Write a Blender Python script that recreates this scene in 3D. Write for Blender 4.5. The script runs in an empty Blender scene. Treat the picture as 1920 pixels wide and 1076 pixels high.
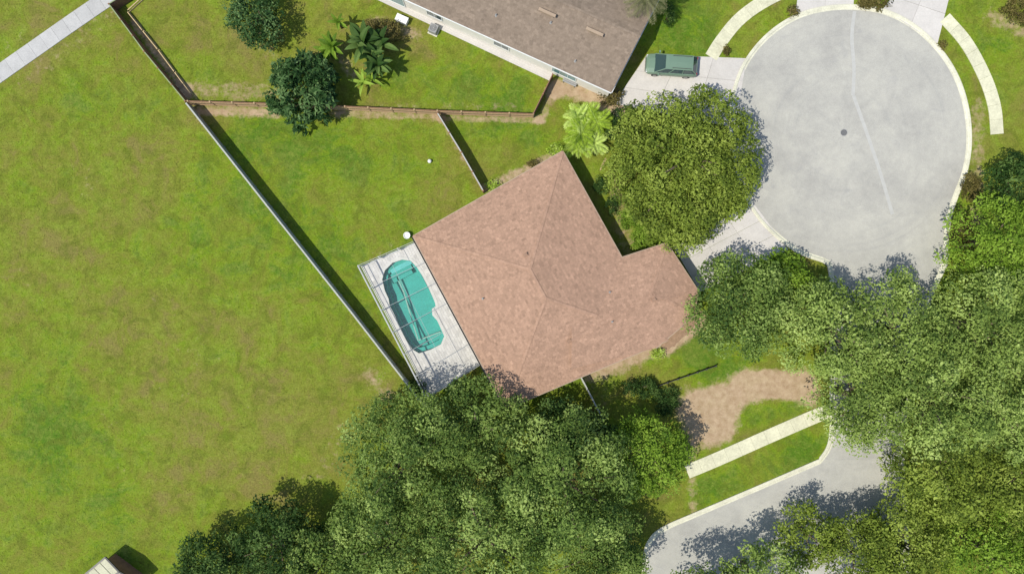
import bpy, math, random
import numpy as np
from mathutils import Vector, Matrix
from mathutils.geometry import tessellate_polygon

# ---------------------------------------------------------------- camera, sky, sun, exposure
scn = bpy.context.scene
H = 72.0            # height of the aerial camera above the ground, metres
PPM = 18.0          # photograph pixels per metre on the ground
cam_d = bpy.data.cameras.new('camera')
cam_d.sensor_width = 36.0
cam_d.lens = 36.0 * H / (1920 / PPM)
cam_d.clip_end = 6000
cam_d.clip_start = 0.5
cam = bpy.data.objects.new('camera', cam_d)
scn.collection.objects.link(cam)
cam.location = (0, 0, H)
scn.camera = cam

ELEV = math.radians(58.0)
AZ = Vector((0.874, 0.486, 0)).normalized()          # the way shadows fall on the ground
world = bpy.data.worlds.new('World')
scn.world = world
world.use_nodes = True
wn = world.node_tree
wn.nodes.clear()
sky = wn.nodes.new('ShaderNodeTexSky')
sky.sky_type = 'NISHITA'
sky.sun_disc = False
sky.sun_elevation = ELEV
sky.sun_rotation = math.atan2(-AZ.x, -AZ.y) % (2 * math.pi)
sky.altitude = 50
bg = wn.nodes.new('ShaderNodeBackground')
bg.inputs['Strength'].default_value = 0.14
wo = wn.nodes.new('ShaderNodeOutputWorld')
wn.links.new(sky.outputs[0], bg.inputs[0])
wn.links.new(bg.outputs[0], wo.inputs[0])

sun_d = bpy.data.lights.new('sun', 'SUN')
sun_d.energy = 3.8
sun_d.angle = math.radians(0.6)
sun_d.color = (1.0, 0.955, 0.87)
sun = bpy.data.objects.new('sun', sun_d)
scn.collection.objects.link(sun)
sdir = Vector((AZ.x * math.cos(ELEV), AZ.y * math.cos(ELEV), -math.sin(ELEV)))
sun.rotation_euler = sdir.to_track_quat('-Z', 'Y').to_euler()
sun.location = (-40, -25, 90)

scn.view_settings.view_transform = 'Standard'
scn.view_settings.look = 'None'
scn.view_settings.exposure = 0.50
scn.view_settings.gamma = 1
scn.view_settings.use_curve_mapping = False
scn.render.filter_size = 2.1
try:
    scn.cycles.max_bounces = 6
    scn.cycles.transparent_max_bounces = 12
except Exception:
    pass

# ---------------------------------------------------------------- helpers
rnd = random.Random(7)
C = scn.collection


def P(px, py, z=0.0):
    """World point at height z of a spot measured in the photograph."""
    k = (H - z) / H / PPM
    return Vector(((px - 960) * k, (538 - py) * k, z))


def P2(px, py, z=0.0):
    p = P(px, py, z)
    return (p.x, p.y)


def tag(o, label=None, cat=None, group=None, kind=None):
    if label: o['label'] = label
    if cat: o['category'] = cat
    if group: o['group'] = group
    if kind: o['kind'] = kind
    return o


def thing(name, label, cat, loc=(0, 0, 0), rz=0.0, group=None, kind=None):
    o = bpy.data.objects.new(name, None)
    o.empty_display_size = 0.3
    C.objects.link(o)
    o.location = loc
    o.rotation_euler = (0, 0, rz)
    return tag(o, label, cat, group, kind)


class MB:
    def __init__(s):
        s.v = []; s.f = []; s.t = []

    def poly(s, pts, tint=0.5):
        b = len(s.v)
        s.v += [tuple(p) for p in pts]
        s.f.append(tuple(range(b, b + len(pts))))
        s.t.append(tint)

    def box(s, c, size, rz=0.0, tint=0.5, rot=None):
        hx, hy, hz = size[0] / 2, size[1] / 2, size[2] / 2
        m = rot if rot is not None else Matrix.Rotation(rz, 3, 'Z')
        c = Vector(c)
        b = len(s.v)
        for x in (-hx, hx):
            for y in (-hy, hy):
                for z in (-hz, hz):
                    s.v.append(tuple(c + m @ Vector((x, y, z))))
        for f in ((0, 1, 3, 2), (4, 6, 7, 5), (0, 4, 5, 1), (2, 3, 7, 6), (0, 2, 6, 4), (1, 5, 7, 3)):
            s.f.append(tuple(b + i for i in f)); s.t.append(tint)

    def bar(s, a, b, w, h, tint=0.5):
        a = Vector(a); b = Vector(b)
        d = b - a
        L = d.length
        x = d.normalized()
        up = Vector((0, 0, 1)) if abs(x.z) < 0.95 else Vector((1, 0, 0))
        y = up.cross(x).normalized()
        z = x.cross(y)
        s.box((a + b) / 2, (L, w, h), rot=Matrix((x, y, z)).transposed(), tint=tint)

    def tube(s, pts, radii, n=8, tint=0.5, cap=True):
        rings = []
        for i, p in enumerate(pts):
            p = Vector(p)
            a = Vector(pts[max(i - 1, 0)]); c = Vector(pts[min(i + 1, len(pts) - 1)])
            d = (c - a).normalized() if (c - a).length > 1e-6 else Vector((0, 0, 1))
            up = Vector((0, 0, 1)) if abs(d.z) < 0.9 else Vector((1, 0, 0))
            u = up.cross(d).normalized(); w = d.cross(u)
            b = len(s.v)
            for k in range(n):
                t = 2 * math.pi * k / n
                s.v.append(tuple(p + radii[i] * (math.cos(t) * u + math.sin(t) * w)))
            rings.append(b)
        for a, b in zip(rings, rings[1:]):
            for k in range(n):
                s.f.append((a + k, a + (k + 1) % n, b + (k + 1) % n, b + k)); s.t.append(tint)
        if cap:
            s.f.append(tuple(rings[-1] + k for k in range(n))); s.t.append(tint)
            s.f.append(tuple(rings[0] + n - 1 - k for k in range(n))); s.t.append(tint)

    def prism(s, poly2, z0, z1, tint=0.5):
        """Upright prism of a simple polygon (any winding)."""
        p = [(q[0], q[1]) for q in poly2]
        ar = sum(p[i][0] * p[(i + 1) % len(p)][1] - p[(i + 1) % len(p)][0] * p[i][1] for i in range(len(p)))
        if ar < 0: p.reverse()
        n = len(p); b = len(s.v)
        s.v += [(x, y, z0) for x, y in p] + [(x, y, z1) for x, y in p]
        tri = tessellate_polygon([[Vector((x, y, 0)) for x, y in p]])
        for t in tri:
            a = (p[t[1]][0] - p[t[0]][0]) * (p[t[2]][1] - p[t[0]][1]) - (p[t[2]][0] - p[t[0]][0]) * (p[t[1]][1] - p[t[0]][1])
            if a < 0: t = (t[0], t[2], t[1])
            s.f.append(tuple(b + n + i for i in t)); s.t.append(tint)
            s.f.append((b + t[0], b + t[2], b + t[1])); s.t.append(tint)
        for i in range(n):
            j = (i + 1) % n
            s.f.append((b + i, b + j, b + n + j, b + n + i)); s.t.append(tint)

    def mesh(s, name, mat=None, smooth=False, use_tint=False):
        me = bpy.data.meshes.new(name)
        me.from_pydata(s.v, [], s.f)
        if use_tint:
            a = me.attributes.new('tint', 'FLOAT', 'FACE')
            a.data.foreach_set('value', np.array(s.t, dtype=np.float32))
        if mat: me.materials.append(mat)
        if smooth: me.shade_smooth()
        me.update()
        return me


def obj(name, m, mat=None, parent=None, smooth=False, world_coords=True, tint=False, kind=None):
    me = m if isinstance(m, bpy.types.Mesh) else m.mesh(name, mat, smooth, tint)
    o = bpy.data.objects.new(name, me)
    C.objects.link(o)
    if parent is not None:
        o.parent = parent
        if world_coords and parent.parent is None and parent.type == 'EMPTY':
            pm = Matrix.Translation(parent.location) @ Matrix.Rotation(parent.rotation_euler.z, 4, 'Z')
            o.matrix_parent_inverse = pm.inverted()
    if kind: o['kind'] = kind
    return o


def copy_tree(o, parent=None):
    c = o.copy()
    C.objects.link(c)
    if parent is not None:
        c.parent = parent
        c.matrix_parent_inverse = o.matrix_parent_inverse.copy()
    for ch in list(o.children):
        copy_tree(ch, c)
    return c


def inside(poly, x, y):
    """Vectorised point in polygon."""
    x = np.asarray(x); y = np.asarray(y)
    r = np.zeros(x.shape, bool)
    n = len(poly)
    for i in range(n):
        x0, y0 = poly[i]; x1, y1 = poly[(i + 1) % n]
        if y0 == y1: continue
        c = ((y0 > y) != (y1 > y)) & (x < (x1 - x0) * (y - y0) / (y1 - y0) + x0)
        r ^= c
    return r


def smooth_path(pts, per=6, closed=False):
    """Catmull-Rom through 2D points."""
    P_ = [Vector(p[:2]) for p in pts]
    n = len(P_); out = []
    rng = range(n) if closed else range(n - 1)
    for i in rng:
        p1, p2 = P_[i], P_[(i + 1) % n]
        p0 = P_[(i - 1) % n] if closed or i > 0 else p1 * 2 - p2
        p3 = P_[(i + 2) % n] if closed or i + 2 < n else p2 * 2 - p1
        for k in range(per):
            t = k / per
            out.append(0.5 * ((2 * p1) + (p2 - p0) * t + (2 * p0 - 5 * p1 + 4 * p2 - p3) * t * t + (3 * p1 - p0 - 3 * p2 + p3) * t ** 3))
    if not closed: out.append(P_[-1])
    return [(v.x, v.y) for v in out]


def clip(poly, a, b, c):
    """Keep the part of a convex polygon where a*x + b*y + c >= 0."""
    out = []
    n = len(poly)
    for i in range(n):
        p, q = poly[i], poly[(i + 1) % n]
        dp = a * p[0] + b * p[1] + c; dq = a * q[0] + b * q[1] + c
        if dp >= 0: out.append(p)
        if (dp > 0 > dq) or (dp < 0 < dq):
            t = dp / (dp - dq)
            out.append((p[0] + (q[0] - p[0]) * t, p[1] + (q[1] - p[1]) * t))
    return out


# ---------------------------------------------------------------- materials
def lin(r, g, b):
    f = lambda c: (c / 255 / 12.92) if c / 255 <= 0.04045 else ((c / 255 + 0.055) / 1.055) ** 2.4
    return (f(r), f(g), f(b), 1)


class NT:
    def __init__(s, name):
        s.m = bpy.data.materials.new(name); s.m.use_nodes = True
        s.t = s.m.node_tree; s.t.nodes.clear()
        s.out = s.t.nodes.new('ShaderNodeOutputMaterial')
        s.b = s.t.nodes.new('ShaderNodeBsdfPrincipled')
        s.l(s.b.outputs[0], s.out.inputs[0])
        s.co = s.t.nodes.new('ShaderNodeTexCoord').outputs['Object']

    def l(s, a, b): s.t.links.new(a, b)

    def noise(s, scale, detail=4, rough=0.55, vec=None, dist=0.0):
        n = s.t.nodes.new('ShaderNodeTexNoise')
        n.inputs['Scale'].default_value = scale; n.inputs['Detail'].default_value = detail
        n.inputs['Roughness'].default_value = rough; n.inputs['Distortion'].default_value = dist
        s.l(vec or s.co, n.inputs['Vector'])
        return n.outputs['Fac']

    def ramp(s, fac, stops):
        r = s.t.nodes.new('ShaderNodeValToRGB')
        e = r.color_ramp.elements
        while len(e) < len(stops): e.new(0.5)
        for i, (p, c) in enumerate(stops):
            e[i].position = p; e[i].color = c if len(c) == 4 else (*c, 1)
        s.l(fac, r.inputs[0])
        return r.outputs[0]

    def mix(s, fac, a, b, mode='MIX'):
        m = s.t.nodes.new('ShaderNodeMix'); m.data_type = 'RGBA'; m.blend_type = mode
        for i, x in ((0, fac), (6, a), (7, b)):
            if isinstance(x, (int, float)): m.inputs[i].default_value = x
            elif isinstance(x, tuple): m.inputs[i].default_value = x
            else: s.l(x, m.inputs[i])
        return m.outputs[2]

    def math(s, op, a, b=0.0, clampit=False):
        m = s.t.nodes.new('ShaderNodeMath'); m.operation = op; m.use_clamp = clampit
        for i, x in ((0, a), (1, b)):
            if isinstance(x, (int, float)): m.inputs[i].default_value = x
            else: s.l(x, m.inputs[i])
        return m.outputs[0]

    def attr(s, name):
        a = s.t.nodes.new('ShaderNodeAttribute'); a.attribute_name = name
        return a.outputs['Fac']

    def bump(s, h, strength=0.3, dist=0.02):
        b = s.t.nodes.new('ShaderNodeBump')
        b.inputs['Strength'].default_value = strength; b.inputs['Distance'].default_value = dist
        s.l(h, b.inputs['Height']); s.l(b.outputs[0], s.b.inputs['Normal'])

    def fin(s, col, rough=0.8, spec=0.3):
        if isinstance(col, tuple): s.b.inputs['Base Color'].default_value = col
        else: s.l(col, s.b.inputs['Base Color'])
        s.b.inputs['Roughness'].default_value = rough
        s.b.inputs['Specular IOR Level'].default_value = spec
        return s.m


def sc(c, k): return (c[0] * k, c[1] * k, c[2] * k, 1)


def simple(name, col, var=0.18, scale=3.0, rough=0.75, spec=0.3, bump=0.15, use_tint=False, metal=0.0, bdist=0.01):
    n = NT(name)
    a = n.noise(scale, 5)
    b = n.noise(scale * 9, 3)
    c = n.ramp(a, [(0.3, sc(col, 1 - var)), (0.7, sc(col, 1 + var))])
    c = n.mix(0.5, c, n.ramp(b, [(0.3, sc(col, 1 - var)), (0.7, sc(col, 1 + var))]))
    if use_tint:
        t = n.ramp(n.attr('tint'), [(0.0, (0.82, 0.82, 0.82, 1)), (1.0, (1.16, 1.16, 1.16, 1))])
        c = n.mix(1.0, c, t, 'MULTIPLY')
    if bump: n.bump(b, bump, bdist)
    n.b.inputs['Metallic'].default_value = metal
    return n.fin(c, rough, spec)


def grass_material():
    n = NT('lawn_grass')
    big = n.noise(0.075, 5, 0.6, dist=0.6)
    mid = n.noise(0.38, 6, 0.70, dist=0.6)
    fine = n.noise(1.7, 6, 0.75, dist=0.4)
    vfine = n.noise(6.0, 4, 0.7)
    v = n.math('ADD', n.math('MULTIPLY', n.attr('lush'), 0.62), n.math('MULTIPLY', n.math('SUBTRACT', big, 0.5), 1.9))
    v = n.math('ADD', v, n.math('MULTIPLY', n.math('SUBTRACT', mid, 0.5), 2.5))
    v = n.math('ADD', v, 0.17)
    col = n.ramp(v, [(0.00, (0.150, 0.134, 0.034)), (0.24, (0.134, 0.144, 0.020)),
                     (0.46, (0.122, 0.151, 0.014)), (0.68, (0.118, 0.176, 0.009)), (0.98, (0.058, 0.120, 0.008))])
    th = n.ramp(n.math('ADD', n.math('MULTIPLY', fine, 0.6), n.math('MULTIPLY', mid, 0.4)), [(0.47, (0, 0, 0)), (0.63, (1, 1, 1))])
    col = n.mix(n.math('MULTIPLY', th, 0.50), col, (0.205, 0.232, 0.042, 1))
    bl = n.ramp(n.noise(0.16, 6, 0.62, dist=1.2), [(0.47, (0, 0, 0)), (0.66, (1, 1, 1))])
    col = n.mix(n.math('MULTIPLY', bl, 0.30), col, (0.142, 0.140, 0.030, 1))
    dk = n.ramp(n.noise(0.55, 7, 0.74, dist=0.8), [(0.49, (0, 0, 0)), (0.61, (1, 1, 1))])
    col = n.mix(n.math('MULTIPLY', dk, 0.58), col, (0.076, 0.098, 0.010, 1))
    g = n.ramp(vfine, [(0.25, (0.62, 0.62, 0.62)), (0.75, (1.38, 1.38, 1.38))])
    col = n.mix(1.0, col, g, 'MULTIPLY')
    # bare soil where the soil attribute says so, broken up by noise
    s = n.math('ADD', n.attr('soil'), n.math('MULTIPLY', n.math('SUBTRACT', n.noise(1.3, 6, 0.75), 0.5), 1.7))
    s = n.ramp(s, [(0.34, (0, 0, 0)), (0.82, (1, 1, 1))])
    soil = n.ramp(n.noise(1.4, 6, 0.65), [(0.3, (0.27, 0.175, 0.110)), (0.7, (0.43, 0.315, 0.215))])
    col = n.mix(n.math('MULTIPLY', s, 0.85), col, soil)
    hgt = n.math('ADD', fine, n.math('MULTIPLY', vfine, 0.7))
    n.bump(hgt, 0.55, 0.06)
    return n.fin(col, 0.9, 0.1)


def leaf_material(name, c0, c1, c2, trans=0.32):
    n = NT(name)
    t = n.math('ADD', n.attr('tint'), n.math('MULTIPLY', n.math('SUBTRACT', n.noise(0.8, 3), 0.5), 0.5))
    col = n.ramp(t, [(0.05, c0), (0.5, c1), (0.95, c2)])
    n.fin(col, 0.7, 0.15)
    tr = n.t.nodes.new('ShaderNodeBsdfTranslucent')
    n.l(n.mix(1.0, col, (1.0, 1.15, 0.45, 1), 'MULTIPLY'), tr.inputs[0])
    mx = n.t.nodes.new('ShaderNodeMixShader'); mx.inputs[0].default_value = trans
    n.l(n.b.outputs[0], mx.inputs[1]); n.l(tr.outputs[0], mx.inputs[2]); n.l(mx.outputs[0], n.out.inputs[0])
    return n.m


def road_material():
    n = NT('pale_asphalt')
    cx, cy = P2(1582, 249)
    sp = n.t.nodes.new('ShaderNodeSeparateXYZ'); n.l(n.co, sp.inputs[0])
    x = n.math('SUBTRACT', sp.outputs[0], cx); y = n.math('SUBTRACT', sp.outputs[1], cy)
    ang = n.math('ARCTAN2', y, x)
    r = n.math('SQRT', n.math('ADD', n.math('MULTIPLY', x, x), n.math('MULTIPLY', y, y)))
    cb = n.t.nodes.new('ShaderNodeCombineXYZ')
    n.l(n.math('MULTIPLY', ang, 1.8), cb.inputs[0]); n.l(n.math('MULTIPLY', r, 0.22), cb.inputs[1])
    streak = n.noise(1.7, 5, 0.6, vec=cb.outputs[0])
    a = n.noise(0.25, 5, 0.6); b = n.noise(14.0, 3, 0.6); c = n.noise(1.3, 5, 0.65)
    v = n.math('ADD', n.math('MULTIPLY', streak, 0.30), n.math('ADD', n.math('MULTIPLY', a, 0.45), n.math('MULTIPLY', c, 0.25)))
    col = n.ramp(v, [(0.38, (0.278, 0.270, 0.240)), (0.5, (0.325, 0.316, 0.276)), (0.62, (0.372, 0.360, 0.308))])
    col = n.mix(1.0, col, n.ramp(b, [(0.3, (0.9, 0.9, 0.9)), (0.7, (1.1, 1.1, 1.1))]), 'MULTIPLY')
    st = n.ramp(n.noise(0.6, 4, 0.5, dist=1.0), [(0.62, (0, 0, 0)), (0.75, (1, 1, 1))])
    col = n.mix(n.math('MULTIPLY', st, 0.25), col, (0.20, 0.20, 0.205, 1))
    oil = n.ramp(n.noise(0.33, 6, 0.7, dist=2.0), [(0.60, (0, 0, 0)), (0.70, (1, 1, 1))])
    col = n.mix(n.math('MULTIPLY', oil, 0.22), col, (0.44, 0.43, 0.38, 1))
    # faint circular tyre scuffing round the turning circle
    rr = n.t.nodes.new('ShaderNodeCombineXYZ'); n.l(n.math('MULTIPLY', r, 2.2), rr.inputs[0]); n.l(n.math('MULTIPLY', ang, 0.7), rr.inputs[1])
    tyre = n.ramp(n.noise(0.8, 4, 0.6, vec=rr.outputs[0]), [(0.55, (0, 0, 0)), (0.70, (1, 1, 1))])
    col = n.mix(n.math('MULTIPLY', tyre, 0.22), col, (0.225, 0.225, 0.215, 1))
    n.bump(b, 0.25, 0.01)
    return n.fin(col, 0.85, 0.25)


M = {}
M['grass'] = grass_material()
M['road'] = road_material()
M['seam'] = simple('pale_seam', (0.355, 0.350, 0.320), 0.12, 2.0)
M['curb'] = simple('curb_concrete', (0.49, 0.475, 0.36), 0.26, 0.8)
M['walk'] = simple('sidewalk_concrete', (0.49, 0.475, 0.33), 0.24, 0.7, use_tint=True)
M['walk_grey'] = simple('path_concrete', (0.35, 0.345, 0.325), 0.16, 0.9, use_tint=True)
M['drive'] = simple('driveway_concrete', (0.44, 0.415, 0.375), 0.12, 0.8, use_tint=True)
M['fence_grey'] = simple('weathered_grey_fence', (0.36, 0.37, 0.34), 0.2, 2.0)
M['fence_green'] = simple('mossy_grey_fence', (0.20, 0.235, 0.12), 0.25, 2.0)
M['fence_wood'] = simple('brown_timber_fence', (0.20, 0.105, 0.06), 0.3, 2.0)
M['fence_cap'] = simple('pale_fence_rail', (0.33, 0.335, 0.29), 0.15, 2.0)
M['fence_pale'] = simple('pale_timber_fence', (0.34, 0.235, 0.13), 0.25, 2.0)
def shingle_material(name, col, stain):
    n = NT(name)
    a = n.noise(0.35, 5, 0.6, dist=.6); b = n.noise(5.5, 4, 0.7); c = n.noise(1.1, 6, 0.7)
    k = n.ramp(n.math('ADD', n.math('MULTIPLY', a, .5), n.math('MULTIPLY', c, .5)), [(0.38, sc(col, .93)), (0.5, col + (1,)), (0.62, sc(col, 1.07))])
    k = n.mix(1.0, k, n.ramp(n.attr('tint'), [(0.0, (0.80, 0.80, 0.80, 1)), (1.0, (1.18, 1.18, 1.18, 1))]), 'MULTIPLY')
    k = n.mix(1.0, k, n.ramp(b, [(0.3, (.88, .88, .88, 1)), (0.7, (1.12, 1.12, 1.12, 1))]), 'MULTIPLY')
    st = n.ramp(n.noise(0.9, 5, 0.65, dist=1.5), [(0.60, (0, 0, 0)), (0.72, (1, 1, 1))])
    k = n.mix(n.math('MULTIPLY', st, 0.22), k, stain)
    lt = n.ramp(n.noise(0.7, 5, 0.65, dist=1.0), [(0.58, (0, 0, 0)), (0.72, (1, 1, 1))])
    k = n.mix(n.math('MULTIPLY', lt, 0.22), k, sc(col, 1.45))
    n.bump(b, 0.3, 0.01)
    return n.fin(k, 0.92, 0.12)


M['shingle'] = shingle_material('tan_pink_shingles', (0.302, 0.191, 0.130), (0.17, 0.115, 0.085, 1))
M['shingle_grey'] = shingle_material('grey_brown_shingles', (0.190, 0.148, 0.110), (0.12, 0.10, 0.085, 1))
M['deckroof'] = simple('roof_underlay', (0.20, 0.14, 0.10), 0.1)
M['fascia'] = simple('tan_fascia', (0.30, 0.225, 0.155), 0.1, 2.0, 0.5)
M['stucco'] = simple('cream_stucco', (0.50, 0.43, 0.32), 0.1, 1.5)
M['stucco_w'] = simple('white_stucco', (0.60, 0.57, 0.49), 0.12, 1.5)
M['white'] = simple('white_painted_metal', (0.62, 0.62, 0.58), 0.06, 2.0, 0.4, 0.5, 0.0)
M['cagewhite'] = simple('grey_white_aluminium', (0.34, 0.35, 0.34), 0.06, 2.0, 0.4, 0.5, 0.0)
M['dark'] = simple('dark_metal', (0.035, 0.033, 0.03), 0.2, 3.0, 0.5, 0.4, 0.0)
M['grey_metal'] = simple('grey_metal', (0.23, 0.23, 0.22), 0.15, 3.0, 0.5, 0.5, 0.0)
M['paver'] = simple('pale_pavers', (0.55, 0.53, 0.48), 0.14, 1.2, use_tint=True)
M['coping'] = simple('pool_coping', (0.56, 0.55, 0.49), 0.12, 1.5)
M['basin'] = simple('aqua_pool_plaster', (0.10, 0.43, 0.38), 0.16, 0.7)
M['tile'] = simple('dark_teal_tile', (0.03, 0.12, 0.11), 0.3, 6.0, 0.3, 0.5)
M['bark'] = simple('bark', (0.13, 0.10, 0.07), 0.35, 5.0, 0.95, 0.1, 0.6)
M['mulch'] = simple('brown_mulch', (0.25, 0.165, 0.105), 0.35, 3.0, 0.95, 0.1, 0.6, bdist=0.04)
M['soilpink'] = simple('pinkish_bare_soil', (0.36, 0.25, 0.17), 0.25, 0.8, 0.95, 0.1, 0.5, bdist=0.03)
M['black'] = simple('black_rubber', (0.02, 0.02, 0.02), 0.2, 3.0, 0.8, 0.2, 0.0)
M['carpaint'] = simple('silver_green_car_paint', (0.13, 0.20, 0.14), 0.03, 1.0, 0.3, 0.6, 0.0, metal=0.1)
M['red'] = simple('red_lamp_plastic', (0.35, 0.02, 0.02), 0.05, 1.0, 0.2, 0.5, 0.0)
M['lamp'] = simple('clear_lamp_plastic', (0.6, 0.6, 0.6), 0.05, 1.0, 0.1, 0.6, 0.0)
M['iron'] = simple('manhole_iron', (0.06, 0.06, 0.058), 0.25, 8.0, 0.6, 0.4, 0.4)
M['frond_dry'] = simple('dry_frond', (0.48, 0.36, 0.19), 0.2, 3.0)
M['oak'] = leaf_material('oak_leaves_olive', (0.066, 0.100, 0.013), (0.172, 0.230, 0.028), (0.300, 0.365, 0.068))
M['oakmid'] = leaf_material('oak_leaves_grey_green', (0.081, 0.132, 0.025), (0.218, 0.301, 0.060), (0.380, 0.471, 0.138))
M['oakdeep'] = leaf_material('deep_olive_leaves', (0.040, 0.081, 0.016), (0.138, 0.209, 0.039), (0.310, 0.402, 0.109))
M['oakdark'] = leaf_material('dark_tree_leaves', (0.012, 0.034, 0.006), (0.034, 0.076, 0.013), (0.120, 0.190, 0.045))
M['bluedark'] = leaf_material('blue_green_leaves', (0.014, 0.042, 0.010), (0.038, 0.090, 0.022), (0.15, 0.24, 0.085))
M['bright'] = leaf_material('bright_green_leaves', (0.065, 0.125, 0.010), (0.160, 0.262, 0.022), (0.270, 0.385, 0.055))
M['lime'] = leaf_material('lime_palm_leaves', (0.16, 0.25, 0.015), (0.34, 0.46, 0.05), (0.54, 0.64, 0.20))
M['greypalm'] = leaf_material('grey_green_palm_leaves', (0.07, 0.09, 0.03), (0.17, 0.18, 0.08), (0.27, 0.26, 0.14))
M['brownbush'] = leaf_material('brownish_bush_leaves', (0.05, 0.045, 0.012), (0.13, 0.11, 0.030), (0.24, 0.20, 0.07))


def glass_mat(name, col, rough=0.05):
    n = NT(name)
    return n.fin(col, rough, 0.8)


M['glass'] = glass_mat('dark_window_glass', (0.03, 0.055, 0.055, 1))
M['glass_teal'] = glass_mat('teal_window_glass', (0.10, 0.20, 0.19, 1))


def mixed_transparent(name, tcol, surf_col, fac, glossy=False):
    n = NT(name)
    tr = n.t.nodes.new('ShaderNodeBsdfTransparent'); tr.inputs[0].default_value = tcol
    mx = n.t.nodes.new('ShaderNodeMixShader')
    if glossy:
        g = n.t.nodes.new('ShaderNodeBsdfGlossy'); g.inputs['Roughness'].default_value = 0.06
        b = n.t.nodes.new('ShaderNodeBump'); b.inputs['Strength'].default_value = 0.25; b.inputs['Distance'].default_value = 0.05
        n.l(n.noise(2.5, 3), b.inputs['Height']); n.l(b.outputs[0], g.inputs['Normal'])
        fr = n.t.nodes.new('ShaderNodeFresnel'); fr.inputs[0].default_value = 1.33
        n.l(fr.outputs[0], mx.inputs[0])
        n.l(tr.outputs[0], mx.inputs[1]); n.l(g.outputs[0], mx.inputs[2])
    else:
        n.fin(surf_col, 0.6, 0.3)
        mx.inputs[0].default_value = fac
        n.l(tr.outputs[0], mx.inputs[1]); n.l(n.b.outputs[0], mx.inputs[2])
    n.l(mx.outputs[0], n.out.inputs[0])
    return n.m


M['water'] = mixed_transparent('pool_water', (0.70, 0.90, 0.87, 1), None, 0, True)
M['screen'] = mixed_transparent('insect_screen', (1, 1, 1, 1), (0.13, 0.13, 0.13, 1), 0.15)

# ---------------------------------------------------------------- plan of the place (pixel measurements turned into metres)
bulb_px = [(1545, 486), (1500, 470), (1455, 437), (1418, 395), (1390, 340), (1376, 280), (1374, 225), (1382, 165), (1405, 112),
           (1445, 66), (1495, 34), (1550, 19), (1610, 17), (1665, 28), (1715, 55), (1760, 98), (1792, 150), (1810, 210),
           (1814, 270), (1806, 322), (1790, 365), (1778, 400), (1772, 440), (1771, 490)]
west_px = [(1545, 486), (1558, 500), (1562, 560), (1562, 700), (1562, 800), (1556, 838), (1538, 866)]
south_px = [(1420, 917), (1300, 968), (1250, 990), (1224, 1010), (1212, 1045), (1210, 1130), (1208, 1300)]
east_px = [(1771, 490), (1740, 560), (1705, 680), (1690, 800), (1688, 900), (1692, 960), (1700, 1100), (1706, 1300)]
bulb = smooth_path([P2(*p) for p in bulb_px], 5)
west = smooth_path([P2(*p) for p in west_px], 5)
south = smooth_path([P2(*p) for p in south_px], 5)
east = smooth_path([P2(*p) for p in east_px], 5)
road_poly = list(reversed(bulb)) + west + south + list(reversed(east[1:]))

deck_out = [P2(671, 498, 2.5), P2(777, 452, 2.5), P2(900, 684, 2.5), P2(800, 748, 2.5)]
pool_px = [(717, 524), (722, 507), (736, 493), (754, 487), (770, 489), (781, 500), (792, 517), (803, 538), (812, 558), (816, 568), (817, 574),
           (810, 579), (811, 591), (820, 601), (826, 614), (833, 630), (827, 645), (808, 655), (786, 662), (774, 655), (762, 637), (750, 612), (738, 586), (731, 573), (729, 560), (722, 545)]
pool = [P2(*p) for p in pool_px]

# ---------------------------------------------------------------- ground sheet
gx = np.concatenate([[-2200, -900, -350, -140, -80], np.arange(-62, 62.01, 0.4), [80, 140, 350, 900, 2200]])
gy = np.concatenate([[-2200, -900, -350, -140, -60], np.arange(-38, 38.01, 0.4), [60, 140, 350, 900, 2200]])
X, Y = np.meshgrid(gx, gy)
px = X * PPM + 960; py = 538 - Y * PPM
soil = np.zeros_like(X); lush = np.full_like(X, 0.45)


def seg_d(ax, ay, bx, by):
    t = np.clip(((px - ax) * (bx - ax) + (py - ay) * (by - ay)) / ((bx - ax) ** 2 + (by - ay) ** 2), 0, 1)
    return np.hypot(px - ax - t * (bx - ax), py - ay - t * (by - ay))


def add(arr, a, b, w, v):
    arr += v * np.clip(1.4 - seg_d(*a, *b) / w, 0, 1)


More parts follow.
